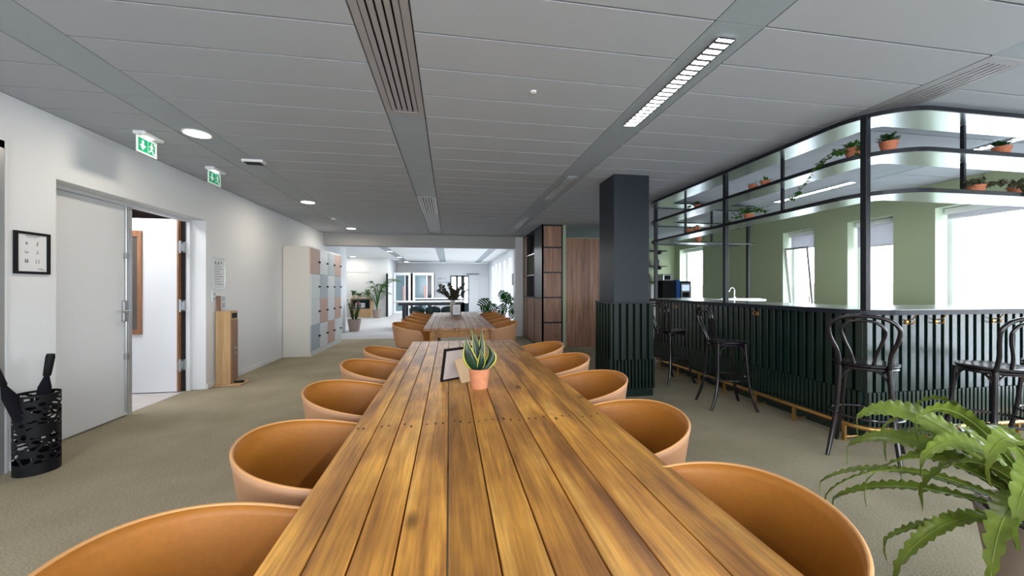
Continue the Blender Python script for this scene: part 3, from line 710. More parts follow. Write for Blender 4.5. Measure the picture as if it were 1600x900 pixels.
# dispenser column
t=thing('sanitizer_stand','narrow light wood sanitizer stand on a flat base against the left wall','stand',(-3.07,5.93,0))
mk('base_board',MB().box(-3.195,-2.84,5.80,6.08,0.001,.02),'oak',t,bevel=.003)
mk('column',MB().box(-3.17,-2.985,5.84,6.02,.02,1.03),'oak',t,bevel=.003)
mk('front_panel',B(-2.985,-2.975,5.86,6.01,.05,.90),'sticker_wood',t)
mk('nozzle_slot',MB().box(-2.984,-2.972,5.88,5.99,.93,1.0),'black_plastic',t)
mk('lock',MB().box(-2.975,-2.965,5.90,5.98,.50,.52).box(-2.975,-2.965,5.93,5.95,.41,.46),'steel',t)
mk('back_post',B(-3.19,-3.165,5.90,5.96,1.03,1.24),'sticker_wood',t)
mk('pedal',MB().tube([(-2.98,5.93,.03),(-2.88,5.93,.035),(-2.86,5.93,.03)],[.012,.02,.022],8),'black_plastic',t)
t=thing('wall_notice','clear acrylic notice holder fixed on the wall above the sanitizer stand','notice',(-3.2,5.95,1.55))
mk('backing',B(-3.2,-3.194,5.79,6.115,1.325,1.78),'clear_plastic',t); mk('sheet',B(-3.194,-3.192,5.83,6.08,1.36,1.74),'paper',t)
tm=MB()
for k in range(9): tm.box(-3.1918,-3.191,5.86,6.05-(k%3)*.03,1.40+.035*k,1.408+.035*k)
for k in range(3): tm.box(-3.1918,-3.191,5.86+.07*k,5.89+.07*k,1.69,1.72)
mk('printed_lines',tm,'print_grey',t)
mk('cover',B(-3.191,-3.188,5.79,6.115,1.325,1.78),'window_glass',t)
for lb,a,b,c,d in (('white switch plate on the wall left of the wood post',5.80,5.88,1.16,1.31),('white double socket plate on the wall behind the wooden stand',6.0,6.11,1.05,1.25)):
    t=thing('switch_plate',lb,'switch',(-3.2,(a+b)/2,(c+d)/2)); mk('plate',B(-3.2,-3.188,a,b,c,d),'frame_white',t,bevel=.003)
    mk('rocker',MB().box(-3.188,-3.182,a+.02,b-.02,c+.02,(c+d)/2-.01).box(-3.188,-3.182,a+.02,b-.02,(c+d)/2+.01,d-.02),'locker_blue',t)
# lockers
t=thing('locker_bank','tall bank of sixteen lockers with white, pink and blue doors at the left wall','lockers',(-2.95,9.1,0))
LY0,LY1,LT=8.04,10.16,2.17
mk('body',MB().box(-3.19,-2.70,LY0,LY1,.0,LT),'locker_body',t,bevel=.004)
mk('plinth',B(-2.70,-2.685,LY0+.01,LY1-.01,.0,.10),'locker_white',t)
mk('cornice',B(-2.70,-2.683,LY0+.01,LY1-.01,LT-.03,LT),'locker_white',t)
pat=['pwbp','wbwb','wpwp','bwpw']   # top row first, near column first
pat=[['p','w','b','p'],['w','b','w','b'],['w','p','w','p'],['b','w','p','w']]
cm={'p':'locker_pink','w':'locker_white','b':'locker_blue'}
dw=(LY1-LY0-.02)/4; dh=(LT-.13)/4
for r_ in range(4):
    for c_ in range(4):
        a=LY0+.01+dw*c_; z=LT-.03-dh*(r_+1)
        d=mk('door',B(-2.70,-2.68,a+.004,a+dw-.004,z+.004,z+dh-.004),cm[pat[r_][c_]],t,bevel=.002)
        mk('latch',MB().box(-2.68,-2.655,a+dw-.09,a+dw-.02,z+dh*.5-.015,z+dh*.5+.018),'black_plastic',d)
t=thing('waste_cable','x','x') ; bpy.data.objects.remove(t)

# ---------------- column ----------------
t=thing('pillar_cladding','square pillar, blue-black above a dark green ribbed base, beside the bar','pillar',(2.255,4.715,0))
mk('shaft',B(2.02,2.49,4.48,4.95,1.17,H),'blue_black',t,bevel=.004)
mk('ledge',B(1.975,2.535,4.435,4.995,1.155,1.175),'blue_black',t,bevel=.003)
mk('core',B(2.0,2.51,4.46,4.97,0,1.155),'dark_panel',t)
def slats_x(parent,x0,x1,y,z0,z1,pitch,w,d,sgn,name='slat',mt='dark_green'):   # run along X, proud towards sgn*Y
    k=x0; me=None
    while k+w<=x1+1e-4:
        if me is None:
            o=mk(name,MB().box(0,w,min(0,sgn*d),max(0,sgn*d),0,z1-z0),mt,parent,local=True,bevel=.002); me=o
        else: o=me.copy(); COL.objects.link(o)
        q=parent.location; o.location=(k-q.x,y-q.y,z0-q.z); k+=pitch
def slats_y(parent,y0,y1,x,z0,z1,pitch,w,d,sgn,name='slat',mt='dark_green'):
    k=y0; me=None
    while k+w<=y1+1e-4:
        if me is None:
            o=mk(name,MB().box(min(0,sgn*d),max(0,sgn*d),0,w,0,z1-z0),mt,parent,local=True,bevel=.002); me=o
        else: o=me.copy(); COL.objects.link(o)
        q=parent.location; o.location=(x-q.x,k-q.y,z0-q.z); k+=pitch
slats_x(t,2.0,2.54,4.46,.46,1.155,.092,.06,.03,-1,mt='pillar_green'); slats_y(t,4.46,4.99,2.0,.46,1.155,.092,.05,.03,-1,mt='pillar_green')
slats_x(t,2.0,2.54,4.46,.10,.46,.046,.028,.04,-1,'short_slat',mt='pillar_green'); slats_y(t,4.46,4.99,2.0,.10,.46,.046,.025,.04,-1,'short_slat',mt='pillar_green')
slats_y(t,4.46,4.99,2.51,.10,1.155,.092,.06,.03,1,mt='pillar_green')
mk('plinth',B(1.985,2.525,4.445,4.985,0,.10),'pillar_green',t)

# ---------------- bar ----------------
BX,BY,BT=3.60,2.80,1.13      # body faces
bar=thing('bar_counter','long dark green ribbed bar with a pale metal top and a squared corner','bar',(4.6,4.4,0))
mk('core',MB().box(BX,BX+.55,BY,6.25,.12,BT).box(BX+.55,6.2,BY,BY+.55,.12,BT).box(BX+.55,5.15,5.70,6.25,.12,BT),'dark_panel',bar)
mk('plinth',MB().box(BX+.03,BX+.5,BY+.03,6.22,0,.12).box(BX+.5,6.2,BY+.03,BY+.5,0,.12).box(BX+.5,5.1,5.75,6.22,0,.12),'dark_green',bar)
slats_x(bar,BX-.03,6.2,BY,.44,BT,.092,.055,.035,-1); slats_x(bar,BX-.03,6.2,BY,.12,.44,.046,.026,.05,-1,'short_slat')
slats_y(bar,BY,6.25,BX,.44,BT,.092,.06,.035,-1); slats_y(bar,BY,6.25,BX,.12,.44,.046,.030,.05,-1,'short_slat')
def corner_path(x0,y0,x1,y1,r,n=10,xe=6.2,xf=5.2):
    """outer path: from (xe,y0) along -X, round the near corner to X=x0, along Y, round far corner, to (xf,y1)"""
    pts=[(xe,y0)]
    for k in range(n+1):
        a=-PI/2-PI/2*k/n; pts.append((x0+r+r*cos(a),y0+r+r*sin(a)))
    for k in range(n+1):
        a=PI-PI/2*k/n; pts.append((x0+r+r*cos(a),y1-r+r*sin(a)))
    pts.append((xf,y1)); return pts
def loop(x0,y0,y1,r,w,xe,xf):
    return corner_path(x0,y0,0,y1,r,xe=xe,xf=xf),corner_path(x0+w,y0+w,0,y1-w,max(.05,r-w),xe=xe,xf=xf)
o_,i_=loop(3.38,2.60,6.30,.30,.72,6.3,5.2)
mk('worktop',MB().ribbon(o_,i_,1.13,1.17),['counter_metal'],bar,bevel=.003)
o2,_=loop(3.375,2.595,6.305,.305,.72,6.3,5.2)
i2=loop(3.385,2.605,6.295,.295,.7,6.3,5.2)[0]
mk('worktop_edge',MB().ribbon(o2,i2,1.125,1.166),'blue_black',bar)
def hook(parent,x,y,z,dx,dy):
    mk('bag_hook',MB().box(min(x,x+dx*.01)-.012*(dy!=0),max(x,x+dx*.01)+.012*(dy!=0),min(y,y+dy*.01)-.012*(dx!=0),max(y,y+dy*.01)+.012*(dx!=0),z-.02,z+.02)
      .tube([(x,y,z-.01),(x+dx*.04,y+dy*.04,z-.015),(x+dx*.06,y+dy*.06,z+.0),(x+dx*.062,y+dy*.062,z+.015)],.006,6).tube([(x,y,z+.01),(x+dx*.05,y+dy*.05,z+.03),(x+dx*.075,y+dy*.075,z+.07)],.005,6),'brass',parent,smooth=True)
for yy in (5.55,4.85,3.95): hook(bar,BX-.036,yy,1.05,-1,0)
for xx in (3.98,4.30,4.95): hook(bar,xx,BY-.036,1.05,0,-1)
# brass foot rail, its posts as parts
fr=thing('foot_rail','brass foot rail running along the base of the bar','rail',(3.46,4.4,0))
rp=[(3.46,6.3,.155)]+[(3.46,3.0,.155)]+[(3.46+.22*(1-cos(a)),2.80-.0-.22*sin(a)+.0,.155) for a in [k*PI/2/6 for k in range(1,7)]]
rp=[(3.46,6.3,.155),(3.46,2.82,.155),(3.475,2.75,.155),(3.52,2.69,.155),(3.60,2.66,.155),(3.72,2.65,.155)]
mk('rail',MB().tube(rp,.019,12),'brass',fr,smooth=True)
mk('rail',MB().tube([(3.86,2.63,.155),(6.1,2.63,.155)],.019,12),'brass',fr,smooth=True)
for k in range(7):
    y=2.87+.5*k; mk('rail_post',MB().box(3.448,3.472,y-.012,y+.012,0,.145).tube([(3.46,y,.03),(3.60,y,.03)],.007,6),'brass',fr)
for x in (3.98,4.5,5.0,5.6): mk('rail_post',MB().box(x-.012,x+.012,2.618,2.642,0,.145).tube([(x,2.63,.03),(x,2.80,.03)],.007,6),'brass',fr)
# tap and sink
t=thing('bar_tap','curved chrome tap standing on the far arm of the bar','tap',(4.74,5.75,1.17))
mk('spout',MB().tube([(4.74,5.75,1.17),(4.74,5.75,1.30)]+[(4.74-.045+.045*cos(a),5.75,1.30+.055*sin(a)) for a in [k*PI/8 for k in range(1,9)]]+[(4.53,5.75,1.25)],.012,10),'chrome',t,smooth=True)
mk('base',MB().lathe([(.026,0),(.024,.03),(.014,.035)],(4.74,5.75,1.17),16),'chrome',t,smooth=True)
t=thing('draining_board','flat steel draining board with raised edge on the far arm of the bar','tray',(4.75,5.98,1.171))
mk('tray',B(4.4,5.15,5.62,5.70,1.171,1.18),'steel',t); mk('lip',MB().box(4.4,5.15,5.60,5.615,1.171,1.19).box(5.13,5.15,5.615,5.9,1.171,1.19),'steel',t)
bpy.data.objects.remove(t.children[0]); 
mk('tray',B(4.72,5.13,5.615,5.9,1.171,1.178),'steel',t)

# ---------------- overhead shelving ----------------
shv=thing('overhead_shelving','dark framed metal shelving with three curved tiers above the bar','shelving',(4.3,4.2,1.17))
def tier(z):
    o_,i_=loop(3.20,2.34,5.98,.42,.32,6.3,5.05)
    s=mk('shelf',MB().ribbon(o_,i_,z-.014,z),'shelf_metal',shv)
    oo=loop(3.188,2.328,5.992,.432,.32,6.3,5.05)[0]
    mk('edge_band',MB().ribbon(oo,o_,z-.026,z+.006),'black_metal',s)
    ii=loop(3.51,2.65,5.67,.11,.32,6.3,5.05)[0]; i3=loop(3.52,2.66,5.66,.10,.32,6.3,5.05)[0]
    mk('edge_band',MB().ribbon(ii,i3,z-.012,z+.004),'black_metal',s)
for z in (2.72,2.41,2.10): tier(z)
def post(x,y,z0,z1,w=.023): mk('post',B(x-w,x+w,y-w,y+w,z0,z1),'black_metal',shv,bevel=.004)
post(3.255,2.535,1.17,2.705); post(3.265,4.10,1.17,2.705); post(3.26,5.66,1.17,2.705); post(4.98,5.72,1.17,2.705,.022); post(5.9,2.42,1.17,2.705)
for x,y in ((3.44,3.485),(3.44,5.15),(4.22,2.53),(4.32,5.75)):
    for a,b in ((2.416,2.705),(2.106,2.395)): post(x,y,a,b,.014)

# plants on the tiers
pots=[('small dark trailing plant on the middle tier near the pillar end',3.36,4.76,2.417,.042,.075,'leaf_dark',.0,'tuft'),
('small terracotta pot of short green spikes, left of a pair on the middle tier',3.36,3.79,2.417,.045,.085,'leaf_dark',0,'spike'),
('small terracotta pot with a few sprigs, right of the pair on the middle tier',3.36,3.62,2.417,.045,.085,'leaf_green',0,'sprig'),
('terracotta pot with ivy trailing far down left of the tall corner post, middle tier',3.34,2.70,2.417,.052,.10,'leaf_green',.5,'trail'),
('terracotta pot with a low leafy crown just right of the tall corner post',3.47,2.53,2.417,.055,.10,'leaf_dark',0,'tuft'),
('terracotta pot with a flat green crown at right on the middle tier',4.52,2.47,2.417,.055,.10,'leaf_dark',0,'tuft'),
('small terracotta pot with a thin sprout, left of a pair on the lowest tier',3.36,4.94,2.107,.045,.08,'leaf_green',0,'spike'),
('small terracotta pot with a thin sprout, right of a pair on the lowest tier',3.36,4.77,2.107,.045,.08,'leaf_green',0,'sprig'),
('terracotta pot with wide spreading ivy on the lowest tier right of the middle post',3.36,3.85,2.107,.05,.085,'leaf_green',.12,'wide'),
('terracotta pot with ivy spilling to the right over the lowest tier',4.28,2.49,2.107,.058,.085,'leaf_olive',.35,'trailr'),
('pale terracotta pot at the right edge of the lowest tier',4.74,2.49,2.107,.06,.095,'leaf_olive',0,'tuft'),
('tiny empty terracotta pot on the far arm, middle tier by the pillar',3.60,5.80,2.417,.05,.08,'leaf_dark',0,'none'),
('small terracotta pot with a drooping sprig on the far arm, lowest tier',4.08,5.76,2.107,.05,.09,'leaf_dark',0,'sprig')]
for i,(lb,x,y,z,r,h,lm,drop,kind) in enumerate(pots):
    t=thing('potted_plant',lb,'plant',(x,y,z),group='small potted plants on the bar shelving'); rn=random.Random(i+20)
    p_=MB(); pot(p_,(x,y,z),r,h,taper=.74,rim=True); mk('pot',p_,'terracotta',t,smooth=True)
    mk('soil',MB().lathe([(r*.88,0),(r*.88,.004)],(x,y,z+h*.9),16),'soil',t)
    if kind=='none': continue
    f=MB(); top=Vector((x,y,z+h))
    nl={'tuft':60,'spike':16,'sprig':10,'trail':70,'wide':110,'trailr':90}[kind]
    for k in range(nl):
        a=rn.uniform(0,2*PI); el=rn.uniform(.1,1.2); d=Vector((cos(a)*cos(el),sin(a)*cos(el),sin(el)))
        L=r*{'tuft':1.0,'spike':1.3,'sprig':1.2,'trail':.9,'wide':.9,'trailr':.9}[kind]
        q=top+Vector((cos(a),sin(a),0))*rn.uniform(0,r*(.8 if kind!='wide' else 2.2))
        if kind=='wide': q+=Vector((0,rn.uniform(-.12,.12),rn.uniform(0,.05)))
        if kind in('trail','trailr','tuft'): q+=Vector((0,0,rn.uniform(0,.03)))
        leaf(f,q,d,(0,0,1),L*rn.uniform(.6,1.1),L*(.22 if kind=='spike' else .6),n=2)
    mk('foliage',f,lm,t)
    def vine(pts,n):
        v=MB().tube(pts,.0025,5,mi=1)
        for k in range(n):
            u=rn.random()*(len(pts)-1); q=Vector(pts[int(u)]).lerp(Vector(pts[min(int(u)+1,len(pts)-1)]),u-int(u)); d=Vector((rn.uniform(-1,1),rn.uniform(-1,1),rn.uniform(-1,.4)))
            leaf(v,q,d,(0,0,1),rn.uniform(.030,.046),.036,n=2)
        mk('vine',v,[lm,'stem'],t)
    if kind=='trail':
        vine([(x-.02,y+.03,z+h),(x-.10,y+.07,z+h+.0),(x-.17,y+.12,z+h-.06),(x-.185,y+.20,z-.06),(x-.18,y+.28,z-.15),(x-.19,y+.36,z-.22),(x-.19,y+.43,z-.235)],70)
        vine([(x-.02,y+.0,z+h),(x-.12,y+.03,z+h-.03),(x-.175,y+.10,z+.01),(x-.18,y+.14,z-.02)],40)
        vine([(x+.03,y-.02,z+h),(x-.06,y-.10,z+h-.02),(x-.12,y-.10,z-.02)],18)
    if kind=='trailr':
        vine([(x+.02,y,z+h),(x+.12,y-.06,z+h+.02),(x+.20,y-.15,z+h-.02),(x+.25,y-.18,z-.03),(x+.27,y-.18,z-.12)],90)
        vine([(x+.02,y,z+h),(x+.15,y-.08,z+h+.03),(x+.28,y-.16,z+h-.04),(x+.32,y-.18,z-.10)],80)
        vine([(x-.02,y,z+h),(x-.12,y-.04,z+h+.02),(x-.22,y-.08,z+h+.0)],26)
        vine([(x,y,z+h),(x+.05,y-.03,z+h+.10)],12)
        vine([(x+.2,y-.12,z+h),(x+.40,y-.17,z+.0),(x+.44,y-.18,z-.10)],26)
    if kind=='wide': vine([(x-.03,y+.05,z+h),(x-.12,y+.12,z+h-.03),(x-.17,y+.17,z-.03)],24); vine([(x,y-.1,z+h),(x-.05,y-.22,z+h+.01),(x-.02,y-.28,z+h-.03)],24)
    if kind=='tuft' and i==0: vine([(x-.02,y+.02,z+h),(x-.07,y+.08,z+h),(x-.09,y+.12,z+.02)],30)

# ---------------- bar stools ----------------
st=thing('bar_stool','x','stool')
SH=.745
mk('seat',MB().lathe([(.05,SH-.016),(.195,SH-.016),(.205,SH-.006),(.205,SH+.006),(.19,SH+.012),(.16,SH+.006),(.0,SH+.004)],(0,0,0),36),'bentwood_black',st,local=True,smooth=True)
mk('seat_ring',MB().tube([(.185*cos(2*PI*k/32),.185*sin(2*PI*k/32),SH-.03) for k in range(32)],.014,8,closed=True),'bentwood_black',st,local=True,smooth=True)
def spline(P,n=6):
    P=[Vector(p) for p in P]; out=[]
    for i in range(len(P)-1):
        p0=P[max(i-1,0)];p1=P[i];p2=P[i+1];p3=P[min(i+2,len(P)-1)]
        for k in range(n):
            t=k/n; out.append(.5*((2*p1)+(p2-p0)*t+(2*p0-5*p1+4*p2-p3)*t*t+(3*p1-p0-3*p2+p3)*t**3))
    out.append(P[-1]); return out
mk('back_hoop',MB().tube(spline([(-.150,-.145,SH-.02),(-.185,-.155,.84),(-.225,-.195,.96),(-.245,-.20,1.05),(-.255,-.13,1.115),(-.26,0,1.135),(-.255,.13,1.115),(-.245,.20,1.05),(-.225,.195,.96),(-.185,.155,.84),(-.150,.145,SH-.02)]),.0145,10),'bentwood_black',st,local=True,smooth=True)
mk('inner_hoop',MB().tube(spline([(-.165,-.055,SH),(-.195,-.075,.84),(-.222,-.115,.96),(-.238,-.125,1.03),(-.246,-.08,1.085),(-.25,0,1.10),(-.246,.08,1.085),(-.238,.125,1.03),(-.222,.115,.96),(-.195,.075,.84),(-.165,.055,SH)]),.0115,10),'bentwood_black',st,local=True,smooth=True)
legp=[]
for sy in(-1,1):
    P=spline([(-.150,sy*.145,SH-.02),(-.155,sy*.15,.60),(-.165,sy*.165,.36),(-.20,sy*.19,.16),(-.255,sy*.21,.003)]); mk('leg',MB().tube(P,[.017]*(len(P)-6)+[.0165,.016,.0155,.015,.0145,.014],10),'bentwood_black',st,local=True,smooth=True)
    P=spline([(.140,sy*.135,SH-.02),(.148,sy*.145,.55),(.165,sy*.165,.30),(.195,sy*.19,.12),(.235,sy*.21,.003)]); mk('leg',MB().tube(P,.0155,10),'bentwood_black',st,local=True,smooth=True)
mk('foot_ring',MB().tube([(.225*cos(2*PI*k/36),.225*sin(2*PI*k/36),.335) for k in range(36)],.0105,8,closed=True),'bentwood_black',st,local=True,smooth=True)
for (ax,ay,bx_,by_) in ((-.15,-.15,.14,-.14),(-.15,.15,.14,.14),(.14,-.14,.14,.14),(-.15,-.15,-.15,.15)):
    a=Vector((ax,ay,0)); b=Vector((bx_,by_,0))
    for p,q in ((a,b),(b,a)):
        arc=[p.lerp(q,.36*(1-cos(u)))+Vector((0,0,.555+.155*math.sin(u))) for u in [k*PI/2/7 for k in range(8)]]
        mk('brace',MB().tube(arc,.0085,7),'bentwood_black',st,local=True,smooth=True)
stools=[(3.34,2.60,34,'black bentwood bar stool at the bar corner, its looped back toward the camera'),
 (4.17,2.32,75,'black bentwood bar stool behind the fern, seat to the left and back to the right'),
 (4.88,2.32,82,'black bentwood bar stool cut by the right edge of the frame'),
 (3.13,3.92,-14,'black bentwood bar stool standing alone along the long side of the bar'),
 (3.16,5.08,12,'black bentwood bar stool next to the green pillar, farthest along the bar')]
for i,(x,y,a,lb) in enumerate(stools):
    if i==0: st.location=(x,y,0); st.rotation_euler=(0,0,R(a)); st['label']=lb; st['group']='black bentwood bar stools'
    else: dup(st,(x,y,0),R(a),lb,'black bentwood bar stools')

# ---------------- behind the bar ----------------
t=thing('back_counter','low white counter under the coffee machines behind the bar','counter',(5.75,9.1,0))
mk('body',B(4.9,6.45,8.75,9.35,.05,.90),'locker_white',t); mk('worktop',B(4.88,6.47,8.72,9.38,.90,.94),'counter_metal',t)
mk('plinth',B(4.95,6.4,8.8,9.3,0,.05),'dark_panel',t)
t=thing('coffee_machine','tall black and blue coffee machine with a silver hopper behind the bar','machine',(5.5,8.95,.94))
mk('body',B(5.25,5.62,8.78,9.2,.94,1.53),'black_plastic',t,bevel=.01); mk('side_panel',B(5.62,5.72,8.79,9.2,.94,1.55),'machine_blue',t)
mk('hopper',MB().box(5.27,5.55,8.80,9.1,1.53,1.70),'steel_box',t,bevel=.02); mk('hopper_window',B(5.30,5.46,8.795,8.80,1.56,1.66),'black_plastic',t)
t=thing('drinks_machine','smaller black drinks machine with a lit panel, right of the blue one','machine',(5.85,8.95,.94))
mk('body',B(5.735,6.05,8.82,9.2,.94,1.52),'black_plastic',t,bevel=.01); mk('front_panel',B(5.77,6.02,8.81,8.82,1.08,1.47),'steel_box',t); mk('screen',B(5.79,5.99,8.805,8.81,1.28,1.43),'display',t); mk('outlet',B(5.80,5.98,8.80,8.81,1.12,1.24),'black_plastic',t)
t=thing('towel_dispenser','white upright towel box standing on the bar next to the pillar post','box',(3.75,6.45,.94)); 
mk('body',B(5.0,5.17,8.9,9.1,.94,1.42),'frame_white',t,bevel=.01); mk('lid',B(5.02,5.15,8.92,9.08,1.42,1.44),'steel',t)
t.location=(5.08,9.0,.94)
for q in t.children:
    q.data.transform(Matrix.Translation((3.75-5.08,6.45-9.0,0)))
for k,z in enumerate((2.42,1.98,1.52)):
    t=thing('wall_shelf',['top','middle','bottom'][k]+' black wall shelf on the green wall behind the bar','shelf',(5.75,10.2,z),group='black wall shelves behind the bar')
    mk('board',B(5.2,6.15,10.05,10.298,z-.02,z),'black_metal',t); mk('bracket',MB().box(5.4,5.43,10.08,10.298,z-.10,z-.02).box(5.95,5.98,10.08,10.298,z-.10,z-.02),'black_metal',t)
rn=random.Random(4)
for k in range(6):
    z=1.98 if k<3 else 1.52; x=5.35+.28*(k%3); hh=[.30,.22,.27,.20,.31,.24][k]
    col=['black_plastic','dark_teal','brown_dark'][(k*2+(k>2))%3]; cn={'black_plastic':'black','dark_teal':'teal','brown_dark':'brown'}[col]
    t=thing('bottle',['left','middle','right'][k%3]+'-hand '+cn+' bottle on the '+('middle' if k<3 else 'bottom')+' black wall shelf','bottle',(x,10.18,z+.001),group='dark bottles on the wall shelves')
    mk('body',MB().lathe([(.055,0),(.058,.01),(.058,hh*.6),(.022,hh*.8),(.02,hh)],(x,10.18,z+.001),14),col,t,smooth=True)
    mk('cap',MB().lathe([(.023,0),(.023,.02)],(x,10.18,z+hh+.001),12),'brown_dark',t)

# ---------------- walnut unit and panelled block ----------------
t=thing('walnut_shelving_unit','tall walnut and black shelving unit beside the white pier','cabinet',(2.27,9.37,0))
UX0,UX1,UY0,UY1=2.04,2.52,8.29,10.45
fm=MB(); w=.035
for z in (0.06,.56,1.12,1.68,2.24,H-.035): fm.box(UX0,UX1,UY0,UY0+.03,z-.0,z+.035)
for x in (UX0,UX1-w): fm.box(x,x+w,UY0,UY0+.03,0,H)
for y in (UY0,9.07,9.97,UY1-.03): fm.box(UX0,UX0+.03,y,y+.03,0,H)
for z in (0,1.10,H-.035): fm.box(UX0,UX0+.03,UY0,UY1,z,z+.035)
mk('frame',fm,'black_metal',t)
for a,b in ((.095,.56),(.595,1.12),(1.155,1.68),(1.715,2.24),(2.275,H-.035)): mk('panel',B(UX0+w,UX1-w,UY0+.012,UY0+.03,a,b),'walnut',t)
for k in range(7):
    y=UY0+.03+k*(UY1-UY0-.06)/7; mk('door',B(UX0+.006,UX0+.028,y+.003,y+(UY1-UY0-.06)/7-.003,.04,1.095),'walnut',t,bevel=.002)
mk('panel',B(UX0+.004,UX0+.024,8.32,9.07,1.14,H-.04),'slate',t,label='blue-black upper panel')
for a,b in ((1.14,1.66),(1.68,2.18),(2.20,H-.04)): mk('panel',B(UX0+.004,UX0+.024,10.0,10.42,a,b),'walnut',t)
mk('cabinet_back',B(UX0+.36,UX1,UY0+.031,UY1,.0,H),'dark_panel',t)
for z in (1.66,2.18): mk('shelf',B(UX0,UX0+.34,9.10,9.97,z,z+.025),'steel_box',t)
for k in range(1,5): 
    y=9.10+k*.174; mk('divider',B(UX0+.02,UX0+.34,y-.008,y+.008,1.14,1.66),'black_metal',t)
for k in (1,3): mk('divider',B(UX0+.02,UX0+.34,9.10+k*.22-.008,9.10+k*.22+.008,2.205,H-.04),'black_metal',t)
t=thing('small_figurine','small cream ornament inside the open shelf of the walnut unit','ornament',(2.12,9.19,1.146)); mk('body',MB().lathe([(.03,0),(.04,.05),(.03,.14),(.015,.2)],(2.12,9.19,1.146),12),'vase_cream',t,smooth=True); mk('cap',MB().lathe([(.018,0),(.014,.02)],(2.12,9.19,1.346),10),'vase_cream',t)
struct('wall_green_fin',B(2.525,2.60,8.32,10.5,0,H),'green_wall')
t=thing('walnut_partition','free-standing block clad in vertical walnut boards between cabinet and pillar','partition',(3.5,8.7,0))
mk('core',B(2.62,4.4,8.44,9.0,0,2.47),'dark_panel',t)
for k in range(9):
    a=2.605+k*.2; mk('board',B(a,a+.198,8.415,8.44,.0,2.49),'walnut',t,bevel=.0015)

# ---------------- fern in the planter (lower right) ----------------
fx,fy=2.0,.916
t=thing('potted_fern','large wavy-leaved fern in a tall taupe planter at the lower right','plant',(fx,fy,0))
mk('planter',MB().lathe([(.13,0),(.135,.01),(.222,.57),(.222,.585),(.205,.585),(.20,.55)],(fx,fy,0),48),'pot_taupe',t,smooth=True)
mk('soil',MB().lathe([(.199,0),(.199,.01)],(fx,fy,.545),30),'soil',t)
def frond(az,L,rise,droop,W,seed,twist=0,curve=0):
    rn=random.Random(seed); n=54; d=Vector((cos(az),sin(az),0)); s0=Vector((-sin(az),cos(az),0))
    s=(s0*cos(twist)+Vector((0,0,1))*sin(twist)).normalized(); up=d.cross(s).normalized()
    p0=Vector((fx,fy,.565))+d*.04; V=[];C=[]; ph=rn.uniform(0,6); nr=L/.030
    for i in range(n+1):
        u=i/n
        c=p0+d*(L*(u-.08*u**4))+Vector((0,0,rise*math.sin(u*PI*.60)-droop*u**2.8))+s0*curve*L*u*u
        if u>.93: c+=Vector((0,0,-.05*((u-.93)/.07)**1.5))-d*.025*((u-.93)/.07)**2
        w=W*min(1,.22+1.5*u)*max(.03,(1-u**3.0))**.8
        r1=math.sin(nr*u*2*PI+ph); r2=math.sin(nr*u*2*PI+ph+2.2); rz1=math.sin(nr*u*2*PI+ph+1.2); rz2=math.sin(nr*u*2*PI+ph+3.1)
        a=.10*W
        V+=[c+s*(w+a*r1)+up*(.22*w+.20*w*rz1),c+s*w*.55+up*(.14*w+.03*w*rz1),c,c-s*w*.55+up*(.14*w+.03*w*rz2),c-s*(w+a*r2)+up*(.22*w+.20*w*rz2)]; C.append(c)
    F=[(i*5+k,i*5+k+1,(i+1)*5+k+1,(i+1)*5+k) for i in range(n) for k in range(4)]
    o=mk('frond',MB().add(V,F),'leaf_fern',t,smooth=True)
    mk('midrib',MB().tube([c+up*.001 for c in C[::3]],[.0035*(1-i/20)+.0008 for i in range(len(C[::3]))],5),'leaf_fern',o,smooth=True)
FR=[(136,.70,.14,.16,.036,.0,.1),(146,.66,.10,.17,.036,-.1,-.05),(152,.72,.20,.22,.038,.5,.0),(159,.60,.02,.10,.036,.3,.1),(128,.56,.36,.12,.048,-.9,.0),(141,.56,.24,.22,.040,.6,.1),(170,.62,.10,.26,.046,.2,0),(183,.52,.24,.30,.050,.3,.1),(200,.50,.16,.30,.056,.2,0),
    (118,.60,.24,.16,.044,-.7,.05),(108,.5,.34,.18,.044,.4,0),(95,.55,.26,.2,.044,-.3,0),(84,.5,.3,.2,.042,.2,0),(123,.42,.20,.12,.042,.8,0),(150,.42,.32,.16,.044,-.6,.1),(165,.44,.28,.2,.046,.5,-.1),(190,.42,.32,.22,.048,-.3,0),(137,.38,.40,.12,.042,.9,0),
    (215,.5,.25,.3,.05,0,0),(235,.5,.25,.3,.05,.3,0),(255,.5,.3,.3,.048,0,0),(275,.5,.25,.3,.048,.2,0),(300,.5,.3,.3,.048,0,0),(330,.5,.25,.3,.048,.1,0),(0,.5,.3,.25,.048,0,0),(30,.5,.25,.25,.048,.2,0),(60,.5,.3,.2,.048,0,0),(112,.38,.4,.1,.042,.4,0),(178,.36,.38,.14,.044,-.4,0)]
for i,(a,L,r_,dr,W_,tw,cv) in enumerate(FR): frond(R(a),L,r_,dr,W_,i,tw,cv)

